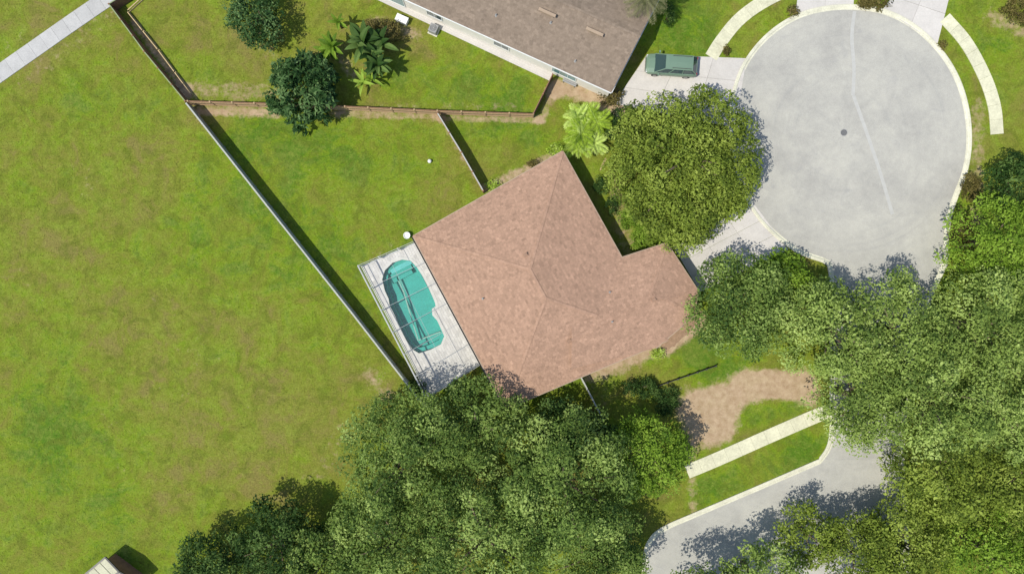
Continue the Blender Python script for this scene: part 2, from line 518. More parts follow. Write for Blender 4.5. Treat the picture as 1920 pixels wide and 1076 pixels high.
for a, b, w, v in [((372, 207), (520, 213), 12, .75), ((620, 214), (1010, 226), 9, .6), ((350, 168), (520, 176), 22, .5),
                   ((640, 200), (990, 200), 10, .35),
                   ((1040, 165), (1015, 225), 12, .55), ((1045, 165), (1170, 190), 20, .9), ((1130, 200), (1165, 215), 16, .7),
                   ((470, 60), (520, 120), 22, .35), ((640, 110), (660, 140), 16, .5), ((700, 40), (780, 66), 16, .55),
                   ((918, 350), (1048, 290), 12, .75), ((1110, 700), (1300, 605), 22, .75), ((1240, 645), (1300, 600), 24, 1.0),
                   ((690, 700), (725, 740), 20, .5), ((640, 800), (600, 900), 24, .3), ((560, 900), (500, 940), 24, .25),
                   ((820, 215), (905, 355), 7, .5), ((1325, 757), (1400, 727), 36, .75), ((1400, 722), (1510, 714), 27, .85), ((1312, 790), (1350, 775), 42, .55), ((1318, 825), (1350, 805), 30, .3), ((1440, 720), (1520, 745), 24, .8), ((1130, 178), (1165, 192), 20, .6),
                   ((1290, 760), (1345, 800), 40, .5), ((1295, 840), (1300, 960), 12, .5), ((352, 178), (250, 42), 9, .8),
                   ((1150, 330), (1175, 460), 20, .5), ((1860, 30), (1915, 60), 22, .5), ((1835, 200), (1830, 420), 18, .5),
                   ((0, 110), (60, 60), 30, .25), ((40, 150), (215, 20), 30, .3), ((150, 330), (170, 360), 30, .25),
                   ((0, 520), (60, 560), 50, .2), ((300, 560), (380, 620), 60, .18), ((330, 700), (430, 760), 60, .18), ((200, 760), (230, 900), 40, .2),
                   ((740, 455), (680, 490), 10, .3), ((1250, 640), (1120, 760), 30, .25), ((580, 300), (600, 340), 30, .2)]:
    add(soil, a, b, w, v)
for a, b, w, v in [((600, 560), (640, 620), 90, .5), ((430, 300), (480, 420), 90, .35), ((130, 820), (180, 960), 90, .55),
                   ((480, 250), (780, 300), 50, .5), ((760, 150), (950, 180), 45, .7), ((880, 230), (1050, 270), 30, .45),
                   ((1290, 20), (1330, 90), 50, .7), ((1260, 40), (1250, 90), 50, .6), ((1860, 90), (1910, 150), 40, .4),
                   ((1310, 700), (1400, 650), 30, .6), ((1240, 650), (1330, 650), 40, .6), ((1390, 795), (1480, 765), 20, .6),
                   ((1310, 930), (1520, 840), 26, .7), ((60, 650), (40, 900), 60, .35), ((540, 380), (660, 470), 50, .2),
                   ((420, 220), (480, 300), 40, -.2), ((300, 600), (420, 700), 90, -.28), ((140, 330), (60, 560), 70, -.15),
                   ((60, 60), (10, 20), 60, -.4), ((350, 60), (420, 130), 60, -.35), ((470, 80), (620, 80), 50, -.3),
                   ((330, 900), (560, 860), 80, -.2), ((200, 200), (320, 260), 60, .1), ((710, 60), (760, 70), 30, -.3)]:
    add(lush, a, b, w, v)
nx, ny = len(gx), len(gy)
verts = np.stack([X.ravel(), Y.ravel(), np.zeros(X.size)], 1)
idx = np.arange(nx * ny).reshape(ny, nx)
quads = np.stack([idx[:-1, :-1], idx[:-1, 1:], idx[1:, 1:], idx[1:, :-1]], -1).reshape(-1, 4)
dc = Vector((sum(p[0] for p in deck_out) / 4, sum(p[1] for p in deck_out) / 4))
deck_in = [tuple(dc + (Vector(p) - dc) * 0.97) for p in deck_out]
hole = inside(deck_in, verts[:, 0], verts[:, 1])
quads = quads[~hole[quads].all(1)]
me = bpy.data.meshes.new('ground')
me.from_pydata(verts.tolist(), [], quads.tolist())
for nm, arr in (('soil', soil), ('lush', lush)):
    at = me.attributes.new(nm, 'FLOAT', 'POINT')
    at.data.foreach_set('value', np.clip(arr, 0, 1.2).astype(np.float32).ravel())
me.materials.append(M['grass'])
ground = obj('ground', me)
tag(ground, 'green and yellowish lawn and field around the houses', None, None, 'structure')

# ---------------------------------------------------------------- road, curbs
mb = MB(); mb.prism(road_poly, -0.12, 0.03)
road = obj('road', mb, M['road']); tag(road, 'pale grey asphalt of the round cul-de-sac and its street', kind='structure')


def curb_strip(name, path, label, flip=1, w=0.55):
    m = MB()
    pts = [Vector(p) for p in path]
    prof = [(-0.16, 0.035), (0.0, 0.045), (0.10, 0.12), (w - 0.22, 0.14), (w - 0.16, 0.12), (w - 0.16, -0.05)]
    rows = []
    for i, p in enumerate(pts):
        d = (pts[min(i + 1, len(pts) - 1)] - pts[max(i - 1, 0)]).normalized()
        nrm = Vector((-d.y, d.x)) * flip
        rows.append([(p.x + nrm.x * a, p.y + nrm.y * a, z) for a, z in prof])
    for r0, r1 in zip(rows, rows[1:]):
        for k in range(len(prof) - 1):
            q = [r0[k], r1[k], r1[k + 1], r0[k + 1]]
            m.poly(q if flip > 0 else q[::-1])
    o = obj(name, m, M['curb']); tag(o, label, kind='structure')
    return o


curb_strip('curb', bulb, 'cream concrete curb ringing the round cul-de-sac', 1)
curb_strip('curb', west + south, 'cream curb on the west side of the street below the cul-de-sac', -1)
curb_strip('curb', east, 'cream curb on the east side of the street under the trees', 1)

seams = [[(1602, 22), (1597, 70), (1601, 130), (1599, 180)], [(1600, 180), (1625, 250), (1652, 330), (1673, 402)],
         [(1462, 60), (1520, 140), (1580, 210)], [(1590, 268), (1575, 380), (1560, 480)]]
for s_ in seams[:2]:
    pts = [Vector(q) for q in smooth_path([P2(*p) for p in s_], 8)]
    m = MB(); w = 0.12
    for i in range(len(pts) - 1):
        d = (pts[i + 1] - pts[i]).normalized(); nr = Vector((-d.y, d.x)) * w * 1.5
        a, b = pts[i], pts[i + 1]
        m.poly([(a.x - nr.x, a.y - nr.y, 0.035), (b.x - nr.x, b.y - nr.y, 0.035), (b.x + nr.x, b.y + nr.y, 0.035), (a.x + nr.x, a.y + nr.y, 0.035)][::1])
    tag(obj('road_seam', m, M['seam']), 'pale seam line running across the cul-de-sac asphalt', kind='structure')

mh = thing('manhole_cover', 'dark round manhole cover in the middle of the cul-de-sac', 'manhole cover', P(1582, 249))
m = MB(); c = P(1582, 249)
m.tube([(c.x, c.y, 0.0), (c.x, c.y, 0.042)], [0.30, 0.30], 24)
obj('lid', m, M['iron'], mh)
m = MB()
for k in range(24):
    a0, a1 = 2 * math.pi * k / 24, 2 * math.pi * (k + 1) / 24
    q = lambda a, r, z: (c.x + r * math.cos(a), c.y + r * math.sin(a), z)
    m.poly([q(a0, .31, .048), q(a0, .38, .040), q(a1, .38, .040), q(a1, .31, .048)])
    m.poly([q(a0, .31, .03), q(a0, .31, .048), q(a1, .31, .048), q(a1, .31, .03)])
obj('rim', m, M['grey_metal'], mh)
m = MB()
for k in range(-3, 4):
    L = math.sqrt(max(0.0, 0.26 ** 2 - (k * 0.075) ** 2))
    m.box((c.x, c.y + k * 0.075, 0.045), (2 * L, 0.025, 0.008))
obj('rib', m, M['grey_metal'], mh, kind='stuff')


# ---------------------------------------------------------------- sidewalks and driveways made of slabs
def slab_path(name, path_px, width, label, mat, step=1.5, per=10, z=0.07):
    pts = [Vector(q) for q in smooth_path([P2(*p) for p in path_px], per)]
    acc = [0]
    for a, b in zip(pts, pts[1:]): acc.append(acc[-1] + (b - a).length)

    def at(s):
        s = min(max(s, 0), acc[-1])
        for i in range(len(pts) - 1):
            if acc[i + 1] >= s:
                t = (s - acc[i]) / max(acc[i + 1] - acc[i], 1e-6)
                return pts[i].lerp(pts[i + 1], t), (pts[i + 1] - pts[i]).normalized()
        return pts[-1], (pts[-1] - pts[-2]).normalized()
    o = thing(name, label, None, (*pts[0], 0), kind='structure')
    n = max(1, round(acc[-1] / step)); L = acc[-1] / n
    for k in range(n):
        m = MB(); poly = []
        for side in (1, -1):
            ss = [k * L + 0.008, k * L + L / 2, (k + 1) * L - 0.008]
            if side < 0: ss.reverse()
            for s in ss:
                p, d = at(s)
                poly.append((p.x - d.y * side * width / 2, p.y + d.x * side * width / 2))
        m.prism(poly, -0.05, z + rnd.uniform(-0.006, 0.006), tint=0.35 + 0.3 * rnd.random())
        obj('slab', m, mat, o, tint=True)
    return o


slab_path('sidewalk', [(1333, 108), (1352, 78), (1385, 38), (1430, 5), (1500, -30)], 1.35, 'cream sidewalk curving northwest of the cul-de-sac past the parked car', M['walk'])
slab_path('sidewalk', [(1771, 34), (1812, 82), (1846, 145), (1864, 200), (1869, 252)], 1.35, 'cream sidewalk arc ending on the grass east of the cul-de-sac', M['walk'])
slab_path('sidewalk', [(1288, 884), (1350, 858), (1440, 818), (1528, 780), (1560, 768)], 1.45, 'straight cream sidewalk strip between soil patch and lower street', M['walk'])
slab_path('sidewalk', [(-90, 200), (-20, 152), (60, 96), (140, 40), (225, -18), (300, -68)], 1.75, 'grey white concrete path crossing the top left corner of the field', M['walk_grey'])


def slab_field(name, label, corners_px, nu, nv, mat, z=0.066):
    """A paved quad cut into nu x nv slabs: corners a b c d in order."""
    a, b, c_, d = [Vector(P2(*p)) for p in corners_px]
    o = thing(name, label, None, (*((a + b + c_ + d) / 4), 0), kind='structure')
    for i in range(nu):
        for j in range(nv):
            def q(u, v): return a.lerp(b, u).lerp(d.lerp(c_, u), v)
            e = 0.010 / max((b - a).length / nu, 0.5) / nu
            f = 0.010 / max((d - a).length / nv, 0.5) / nv
            u0, u1, v0, v1 = i / nu + e, (i + 1) / nu - e, j / nv + f, (j + 1) / nv - f
            m = MB(); m.prism([q(u0, v0), q(u1, v0), q(u1, v1), q(u0, v1)], -0.05, z + rnd.uniform(-.004, .004), 0.35 + 0.3 * rnd.random())
            obj('slab', m, mat, o, tint=True)
    return o


slab_field('driveway', 'cream concrete driveway of the tan roofed house leading to the cul-de-sac', [(1262, 462), (1312, 548), (1478, 468), (1412, 380)], 3, 3, M['drive'])
slab_field('driveway', 'pale driveway under the parked car beside the neighbour house', [(1213, 103), (1150, 195), (1378, 240), (1400, 110)], 3, 3, M['drive'])
slab_field('driveway', 'short pale driveway apron at the top of the cul-de-sac', [(1500, -60), (1492, 26), (1600, 11), (1604, -60)], 2, 2, M['drive'])
slab_field('driveway', 'wide pink grey driveway at the upper right of the cul-de-sac', [(1690, -30), (1655, 18), (1757, 84), (1786, -30)], 2, 2, M['drive'])


# ---------------------------------------------------------------- soil and mulch beds: low uneven mounds with ragged outlines
def bed(name, pts_px, mat, label, zt=0.05, jitter=0.28):
    base = smooth_path([P2(*p) for p in pts_px], 8, closed=True)
    r = random.Random(len(base) + int(base[0][0] * 10))
    ring = [Vector((x + r.uniform(-jitter, jitter), y + r.uniform(-jitter, jitter))) for x, y in base]
    ctr = sum(ring, Vector((0, 0))) / len(ring)
    m = MB()
    lv = [(1.0, -0.02), (0.93, 0.012), (0.8, zt * .6), (0.55, zt), (0.25, zt * 1.2)]
    rows = [[(ctr.x + (p.x - ctr.x) * k, ctr.y + (p.y - ctr.y) * k, z + (r.uniform(-.01, .01) if z > 0.02 else 0)) for p in ring] for k, z in lv]
    n = len(ring)
    for a, b in zip(rows, rows[1:]):
        for i in range(n):
            m.poly([a[i], a[(i + 1) % n], b[(i + 1) % n], b[i]])
    for i in range(n):
        m.poly([rows[-1][i], rows[-1][(i + 1) % n], (ctr.x, ctr.y, zt * 1.2)])
    o = obj(name, m, mat, smooth=True)
    tag(o, label, kind='structure')
    return o


bed('mulch_bed', [(1238, 640), (1262, 614), (1296, 592), (1306, 606), (1285, 632), (1252, 655)], M['mulch'], 'brown mulch bed along the garage wall of the tan house', 0.06, 0.12)



# ---------------------------------------------------------------- fences
def fence(name, pts, height, label, mats, cat='fence', panel=2.4, thick=0.05, cap=0.0, group=None, post_h=0.08, pw=0.12):
    """pts: ground points. Panels (vertical boards on two rails) between posts, every one a part."""
    m_board, m_cap = mats
    o = thing(name, label, cat, (*pts[0], 0), group=group)
    for a, b in zip(pts, pts[1:]):
        a = Vector(a); b = Vector(b)
        L = (b - a).length; n = max(1, round(L / panel)); step = L / n
        d = (b - a).normalized(); rz = math.atan2(d.y, d.x)
        if True:
            mp = MB(); nb = max(4, int(step / 0.16)); bw = (step - 0.12) / nb
            for k in range(nb):
                hh = height * (1 + rnd.uniform(-0.012, 0.012))
                mp.box((0.06 + bw * (k + .5), rnd.uniform(-.004, .004), hh / 2), (bw - 0.012, thick * .5, hh))
            for z in (0.35, height - 0.3):
                mp.box((step / 2, -thick * .75, z), (step - 0.12, thick * 0.8, 0.09))
            pm = mp.mesh('fence_panel', m_board)
            pp = MB(); pp.box((0, 0, (height + post_h) / 2), (pw, pw, height + post_h)); pp.box((0, 0, height + post_h + .015), (pw * 1.25, pw * 1.25, 0.03))
            qm = pp.mesh('post', m_board)
            if cap:
                cm = MB(); cm.box((step / 2, 0, height + 0.045), (step - 0.16, cap, 0.05)); cmm = cm.mesh('top_rail', m_cap)
        for k in range(n + 1):
            p = a + d * step * k
            if k < n:
                t = obj('panel', pm, None, o, world_coords=False)
                t.location = (p.x - pts[0][0], p.y - pts[0][1], 0); t.rotation_euler = (0, 0, rz)
                if cap:
                    t2 = obj('top_rail', cmm, None, t, world_coords=False)
            if k < n or b == Vector(pts[-1]):
                t = obj('post', qm, None, o, world_coords=False)
                t.location = (p.x - pts[0][0], p.y - pts[0][1], 0); t.rotation_euler = (0, 0, rz)
    return o


FH = 1.5
fence('boundary_fence', [P2(350, 195, FH), P2(500, 385, FH), P2(660, 587, FH), P2(812, 783, FH)], FH,
      'long pale grey fence between the open field and the pool yard', (M['fence_grey'], M['fence_cap']), cap=0.15)
fence('boundary_fence', [P2(250, -22, FH), P2(204, 8, FH), P2(270, 97, FH), P2(347, 190, FH)], FH - .05,
      'weathered greenish brown fence on the field side of the neighbour garden', (M['fence_wood'], M['fence_green']), cap=0.10)
fence('low_strip', [P2(276, -6), P2(243, 24), P2(300, 95), P2(362, 178)], 0.16,  # added strip, stands in for the line of sunlit sand beyond the fence shadow
      'low tan strip added as the sunlit sand line bending at the top left garden corner', (M['frond_dry'], M['frond_dry']), panel=2.4, thick=.10, post_h=0.0, pw=0.06)
fence('wooden_fence', [P2(352, 190, FH), P2(560, 196, FH), P2(820, 208, FH), P2(1000, 214, FH)], FH,
      'brown timber fence running straight between the two back lawns', (M['fence_pale'], M['fence_wood']), cap=0.08)
fence('wooden_fence', [P2(1000, 213, FH), P2(1036, 140, FH)], FH,
      'short brown timber fence rising to the neighbour house wall', (M['fence_wood'], M['fence_wood']), cap=0.08)
fence('wooden_fence', [P2(820, 212, FH), P2(865, 286, FH), P2(906, 358, FH)], FH,
      'pale topped fence from the straight timber fence down to the tan house', (M['fence_wood'], M['fence_cap']), cap=0.12)
fence('side_fence', [P2(1089, 706, FH), P2(1130, 784, FH)], FH,
      'short pale topped fence at the south corner of the tan house', (M['fence_grey'], M['fence_cap']), cap=0.12)
fence('low_strip', [P2(1232, 724, .4), P2(1290, 704, .4), P2(1342, 686, .4)], 0.45,  # thin dark line drawn as low boards and posts
      'thin dark line of low boards beside the dark shrub on the side lawn', (M['dark'], M['dark']), panel=1.2)

# ---------------------------------------------------------------- house roofs, walls
def edges_of(poly):
    """Inward distance functions (a,b,c) for each edge of a CCW polygon."""
    out = []
    n = len(poly)
    for i in range(n):
        x0, y0 = poly[i]; x1, y1 = poly[(i + 1) % n]
        L = math.hypot(x1 - x0, y1 - y0)
        a, b = -(y1 - y0) / L, (x1 - x0) / L
        out.append((a, b, -(a * x0 + b * y0)))
    return out


def ccw(poly):
    ar = sum(poly[i][0] * poly[(i + 1) % len(poly)][1] - poly[(i + 1) % len(poly)][0] * poly[i][1] for i in range(len(poly)))
    return poly if ar > 0 else poly[::-1]


def hip_roof(parent, poly, use, z0, slope, mat, exposure=0.22, tab=0.34, seed=1, steep=None):
    """poly: CCW eave outline in metres; use[i]: edge i carries a roof plane. Deck + a field of real shingles + ridge caps."""
    r = random.Random(seed)
    E = edges_of(poly)
    deck = MB(); sh = MB(); ridge = MB()
    sl = steep or [slope] * len(poly)
    ridgelines = set()
    for i, u in enumerate(use):
        if not u: continue
        a, b, c_ = E[i]
        face = list(poly)
        for j, u2 in enumerate(use):
            if j == i or not u2: continue
            A, B, Cc = E[j]
            face = clip(face, A * sl[j] - a * sl[i], B * sl[j] - b * sl[i], Cc * sl[j] - c_ * sl[i])
            if len(face) < 3: break
        if len(face) < 3: continue
        zf = lambda x, y: z0 + sl[i] * (a * x + b * y + c_)
        deck.poly([(x, y, zf(x, y)) for x, y in face])
        # ridge / hip pieces on edges not on the eave
        n = len(face)
        for k in range(n):
            p, q = face[k], face[(k + 1) % n]
            dp = a * p[0] + b * p[1] + c_; dq = a * q[0] + b * q[1] + c_
            if max(dp, dq) < 0.05: continue
            on_border = any(abs(A * p[0] + B * p[1] + Cc) < 1e-3 and abs(A * q[0] + B * q[1] + Cc) < 1e-3 for A, B, Cc in E)
            if on_border: continue
            key = tuple(sorted([(round(p[0], 2), round(p[1], 2)), (round(q[0], 2), round(q[1], 2))]))
            if key in ridgelines: continue
            ridgelines.add(key)
            P0 = Vector((p[0], p[1], zf(*p) + 0.03)); P1 = Vector((q[0], q[1], zf(*q) + 0.03))
            L = (P1 - P0).length; m_ = max(1, int(L / 0.3))
            for t in range(m_):
                A0 = P0.lerp(P1, t / m_); A1 = P0.lerp(P1, (t + 1.15) / m_)
                ridge.bar(A0, A1 + Vector((0, 0, 0.012)), 0.26, 0.03, 0.3 + 0.5 * r.random())
        # shingles
        x0, y0 = poly[i]; x1, y1 = poly[(i + 1) % len(poly)]
        ex, ey = (x1 - x0), (y1 - y0); L = math.hypot(ex, ey); ex /= L; ey /= L
        S = [(x - x0) * ex + (y - y0) * ey for x, y in face]; T = [a * x + b * y + c_ for x, y in face]
        t = 0.0; row = 0
        while t < max(T):
            s = min(S) - r.random() * tab
            while s < max(S):
                w = tab * r.uniform(0.8, 1.25)
                rect = [(x0 + ex * ss + a * tt, y0 + ey * ss + b * tt) for ss, tt in ((s, t - 0.02), (s + w - .01, t - 0.02), (s + w - .01, t + exposure), (s, t + exposure))]
                pc = rect
                for k in range(n):
                    p, q = face[k], face[(k + 1) % n]
                    l2 = math.hypot(q[0] - p[0], q[1] - p[1])
                    if l2 < 1e-4: continue
                    aa, bb = -(q[1] - p[1]) / l2, (q[0] - p[0]) / l2
                    pc = clip(pc, aa, bb, -(aa * p[0] + bb * p[1]) + 0.005)
                    if len(pc) < 3: break
                if len(pc) >= 3:
                    tn = min(1, max(0, r.gauss(0.5, 0.2)))
                    jz = r.uniform(0, 0.008)
                    zt = lambda x, y: zf(x, y) + 0.008 + jz + 0.022 * (1 - ((a * x + b * y + c_) - t) / exposure)
                    sh.poly([(x, y, zt(x, y)) for x, y in pc], tn)
                s += w
            t += exposure; row += 1
    roof = obj('roof', deck, M['deckroof'], parent)
    obj('shingle', sh, mat, roof, tint=True, kind='stuff')
    if ridge.v: obj('ridge_cap', ridge, mat, roof, tint=True, kind='stuff')
    return roof


def fascia(parent, poly, z0, skip=(), h=0.2, mat=None):
    m = MB(); n = len(poly)
    for i in range(n):
        if i in skip: continue
        p, q = poly[i], poly[(i + 1) % n]
        d = (Vector(q) - Vector(p)).normalized(); nr = Vector((d.y, -d.x))
        a = Vector(p) + nr * 0.05; b = Vector(q) + nr * 0.05
        m.bar((a.x, a.y, z0 - h / 2 + .01), (b.x, b.y, z0 - h / 2 + .01), 0.08, h)
    obj('fascia', m, mat or M['fascia'], parent)
    m = MB(); m.poly([(x, y, z0 - 0.17) for x, y in reversed(poly)])
    obj('soffit', m, M['stucco_w'], parent)


def inset(poly, d, only=None):
    E = edges_of(poly); n = len(poly); out = []
    for i in range(n):
        a1, b1, c1 = E[i - 1]; a2, b2, c2 = E[i]
        d1 = d if (only is None or only[i - 1]) else 0; d2 = d if (only is None or only[i]) else 0
        det = a1 * b2 - a2 * b1
        if abs(det) < 1e-6:
            out.append((poly[i][0] + a1 * d, poly[i][1] + b1 * d)); continue
        r1, r2 = d1 - c1, d2 - c2
        out.append(((r1 * b2 - r2 * b1) / det, (a1 * r2 - a2 * r1) / det))
    return out


def opening(parent, name, p, q, pos, w, z0, h, mat, framemat, bars=1, proud=0.05):
    """Window or door in wall p->q (outside on the right of p->q), centre at pos metres from p."""
    p = Vector(p); q = Vector(q); d = (q - p).normalized(); nr = Vector((d.y, -d.x))
    c_ = p + d * pos + nr * 0.02
    rz = math.atan2(d.y, d.x)
    m = MB(); t = 0.07
    for sx in (-1, 1):
        cc = c_ + d * sx * (w / 2 + t / 2); m.box((cc.x, cc.y, z0 + h / 2), (t, 0.10, h + 2 * t), rz)
    for z in (z0 - t / 2, z0 + h + t / 2): m.box((c_.x, c_.y, z), (w, 0.096, t), rz)
    for k in range(bars):
        cc = c_ + d * (-w / 2 + w * (k + 1) / (bars + 1)); m.box((cc.x, cc.y, z0 + h / 2), (0.04, 0.07, h), rz)
    o = obj(name, m, framemat, parent)
    m = MB(); m.box((c_.x, c_.y, z0 + h / 2), (w, 0.04, h), rz)
    obj('pane' if 'door' not in name else 'leaf', m, mat, o)
    return o


EZ = 2.75
A_ = P2(775, 443, EZ); B_ = P2(1055, 284, EZ); Ep = P2(1252, 638, EZ); S_ = P2(948, 766, EZ)
main = ccw([A_, S_, Ep, B_])       # edges: SW, SE, NE, NW
wing = ccw([P2(1070, 514, EZ), P2(1070, 690, EZ), P2(1230, 652, EZ), P2(1301, 592, EZ), P2(1309, 546, EZ), P2(1250, 456, EZ)])
house = thing('house', 'tan shingle roofed house with garage wing and screened pool, centre of the photo', 'house', P(1020, 520))
hip_roof(house, main, [True] * 4, EZ, 0.21, M['shingle'], seed=3)
# which wing edges carry planes: skip the inner ones
wi = [True] * 6
for i in range(6):
    p, q = wing[i], wing[(i + 1) % 6]
    if abs(p[0] - P2(1070, 0, EZ)[0]) < .01 and abs(q[0] - P2(1070, 0, EZ)[0]) < .01: wi[i] = False
    if abs(p[0] - P2(1070, 0, EZ)[0]) < .01 and abs(q[0] - P2(1230, 0, EZ)[0]) < .01 and p[1] < 0: wi[i] = False
hip_roof(house, wing, wi, EZ + 0.012, 0.22, M['shingle'], seed=5)
fascia(house, main, EZ)
fascia(house, wing, EZ + 0.012, skip=[i for i in range(6) if not wi[i]])
mw = inset(main, 0.55); ww = inset(wing, 0.55, wi)
m = MB(); m.prism(mw, -0.05, EZ - 0.1); obj('wall', m, M['stucco'], house)
m = MB(); m.prism(ww, -0.05, EZ - 0.115); obj('wall', m, M['stucco'], house)


def edge_like(poly, a_px, b_px):
    """index of the edge whose middle is nearest the given px segment's middle"""
    mx, my = P2((a_px[0] + b_px[0]) / 2, (a_px[1] + b_px[1]) / 2, EZ)
    n = len(poly)
    return min(range(n), key=lambda i: math.hypot((poly[i][0] + poly[(i + 1) % n][0]) / 2 - mx, (poly[i][1] + poly[(i + 1) % n][1]) / 2 - my))


i = edge_like(main, (775, 443), (948, 766)); p, q = mw[i], mw[(i + 1) % 4]
opening(house, 'sliding_door', p, q, 6.0, 3.2, 0.1, 2.1, M['glass'], M['white'], 1)
opening(house, 'window', p, q, 11.5, 1.6, 0.9, 1.2, M['glass'], M['white'], 1)
i = edge_like(main, (775, 443), (1055, 284)); p, q = mw[i], mw[(i + 1) % 4]
for s in (3.0, 8.0, 13.0): opening(house, 'window', p, q, s, 1.4, 0.9, 1.2, M['glass'], M['white'], 1)
i = edge_like(main, (1055, 284), (1252, 638)); p, q = mw[i], mw[(i + 1) % 4]
Lw = (Vector(q) - Vector(p)).length
for s in (2.5, 6.0): opening(house, 'window', p, q, Lw - s, 1.4, 0.9, 1.2, M['glass'], M['white'], 1)
opening(house, 'front_door', p, q, Lw - 9.0, 1.0, 0.08, 2.1, M['fence_wood'], M['white'], 0)
i = edge_like(main, (948, 766), (1252, 638)); p, q = mw[i], mw[(i + 1) % 4]
for s in (3.0, 8.0): opening(house, 'window', p, q, s, 1.4, 0.9, 1.2, M['glass'], M['white'], 1)
n6 = 6
i = edge_like(wing, (1250, 456), (1309, 546)); p, q = ww[i], ww[(i + 1) % n6]
L6 = (Vector(q) - Vector(p)).length
gd = opening(house, 'garage_door', p, q, L6 / 2, min(4.6, L6 - 0.7), 0.06, 2.15, M['white'], M['fascia'], 0)


def roof_height(x, y):
    z = min(0.21 * (a * x + b * y + c_) for a, b, c_ in edges_of(main))
    w = [0.22 * (a * x + b * y + c_) for k, (a, b, c_) in enumerate(edges_of(wing)) if wi[k]]
    zz = min(w) if inside(wing, np.array([x]), np.array([y]))[0] else -9
    return EZ + max(z, zz)


for (vx, vy, kind) in [(985, 478, 'box'), (1145, 548, 'pipe'), (1227, 562, 'box'), (1148, 603, 'pipe'), (1068, 640, 'box'), (905, 560, 'pipe')]:
    x, y = P2(vx, vy, 4.0); z = roof_height(x, y)
    m = MB()
    if kind == 'pipe':
        m.tube([(x, y, z - 0.1), (x, y, z + 0.35)], [0.05, 0.05], 10); m.tube([(x, y, z - 0.05), (x, y, z + 0.1)], [0.16, 0.07], 12)
        obj('vent_pipe', m, M['grey_metal'], house)
    else:
        m.box((x, y, z + 0.12), (0.42, 0.34, 0.16), 0.5); m.box((x, y, z + 0.0), (0.34, 0.28, 0.2), 0.5)
        obj('roof_vent', m, M['shingle'], house)

# gutter and downspout along the pool side
i = edge_like(main, (775, 443), (948, 766)); p, q = Vector(main[i]), Vector(main[(i + 1) % 4])
d = (q - p).normalized(); nr = Vector((d.y, -d.x)) * 0.16
m = MB()
m.bar((p.x + nr.x, p.y + nr.y, EZ - .16), (q.x + nr.x, q.y + nr.y, EZ - .16), 0.13, 0.012)
for k in (-.065, .065):
    off = nr.normalized() * k
    m.bar((p.x + nr.x + off.x, p.y + nr.y + off.y, EZ - .10), (q.x + nr.x + off.x, q.y + nr.y + off.y, EZ - .10), 0.012, 0.12)
obj('gutter', m, M['dark'], house)

# ---------------------------------------------------------------- pool deck, pool, screen cage
deck = thing('pool_deck', 'pale paver deck around the swimming pool behind the house', None, (dc.x, dc.y, 0), kind='structure')
dk = ccw(deck_out); pl = ccw(pool)
m = MB()
tri = tessellate_polygon([[Vector((x, y, 0)) for x, y in dk], [Vector((x, y, 0)) for x, y in pl]])
allp = dk + pl
for t in tri:
    a, b, c_ = [allp[i] for i in t]
    if (b[0] - a[0]) * (c_[1] - a[1]) - (c_[0] - a[0]) * (b[1] - a[1]) < 0: b, c_ = c_, b
    m.poly([(*a, 0.08), (*b, 0.08), (*c_, 0.08)])
for i in range(4):
    a, b = dk[i], dk[(i + 1) % 4]
    m.poly([(*a, -0.3), (*b, -0.3), (*b, 0.08), (*a, 0.08)])
obj('slab', m, M['coping'], deck)
ax = (Vector(deck_out[2]) - Vector(deck_out[1])).normalized(); ay = Vector((-ax.y, ax.x))
m = MB(); pw, ph = 0.42, 0.28
poolv = np.array(pl)
for i in range(-60, 60):
    for j in range(-40, 40):
        o_ = dc + ax * ((i + (0.5 if j % 2 else 0)) * pw) + ay * (j * ph)
        rect = [tuple(o_ + ax * (sx * (pw / 2 - .006)) + ay * (sy * (ph / 2 - .006))) for sx, sy in ((-1, -1), (1, -1), (1, 1), (-1, 1))]
        pc = rect
        for a, b, c_ in edges_of(dk):
            pc = clip(pc, a, b, c_)
            if len(pc) < 3: break
        if len(pc) < 3: continue
        if inside(pl, np.array([q[0] for q in pc] + [o_.x]), np.array([q[1] for q in pc] + [o_.y])).any(): continue
        # keep clear of the coping ring
        if np.hypot(poolv[:, 0] - o_.x, poolv[:, 1] - o_.y).min() < 0.22: continue
        m.prism(pc, 0.07, 0.10 + rnd.uniform(-.003, .003), min(1, max(0, rnd.gauss(.5, .22))))
obj('paver', m, M['paver'], deck, tint=True, kind='stuff')

pc_ = Vector((sum(p[0] for p in pl) / len(pl), sum(p[1] for p in pl) / len(pl)))
sp = thing('swimming_pool', 'turquoise swimming pool with rounded steps end inside the screen cage', 'swimming pool', (pc_.x, pc_.y, 0))
# basin: wall and floor with a ledge along the sides
m = MB(); n = len(pl)


def ring_in(k, z): return [(*(pc_ + (Vector(p) - pc_) * k), z) for p in pl]


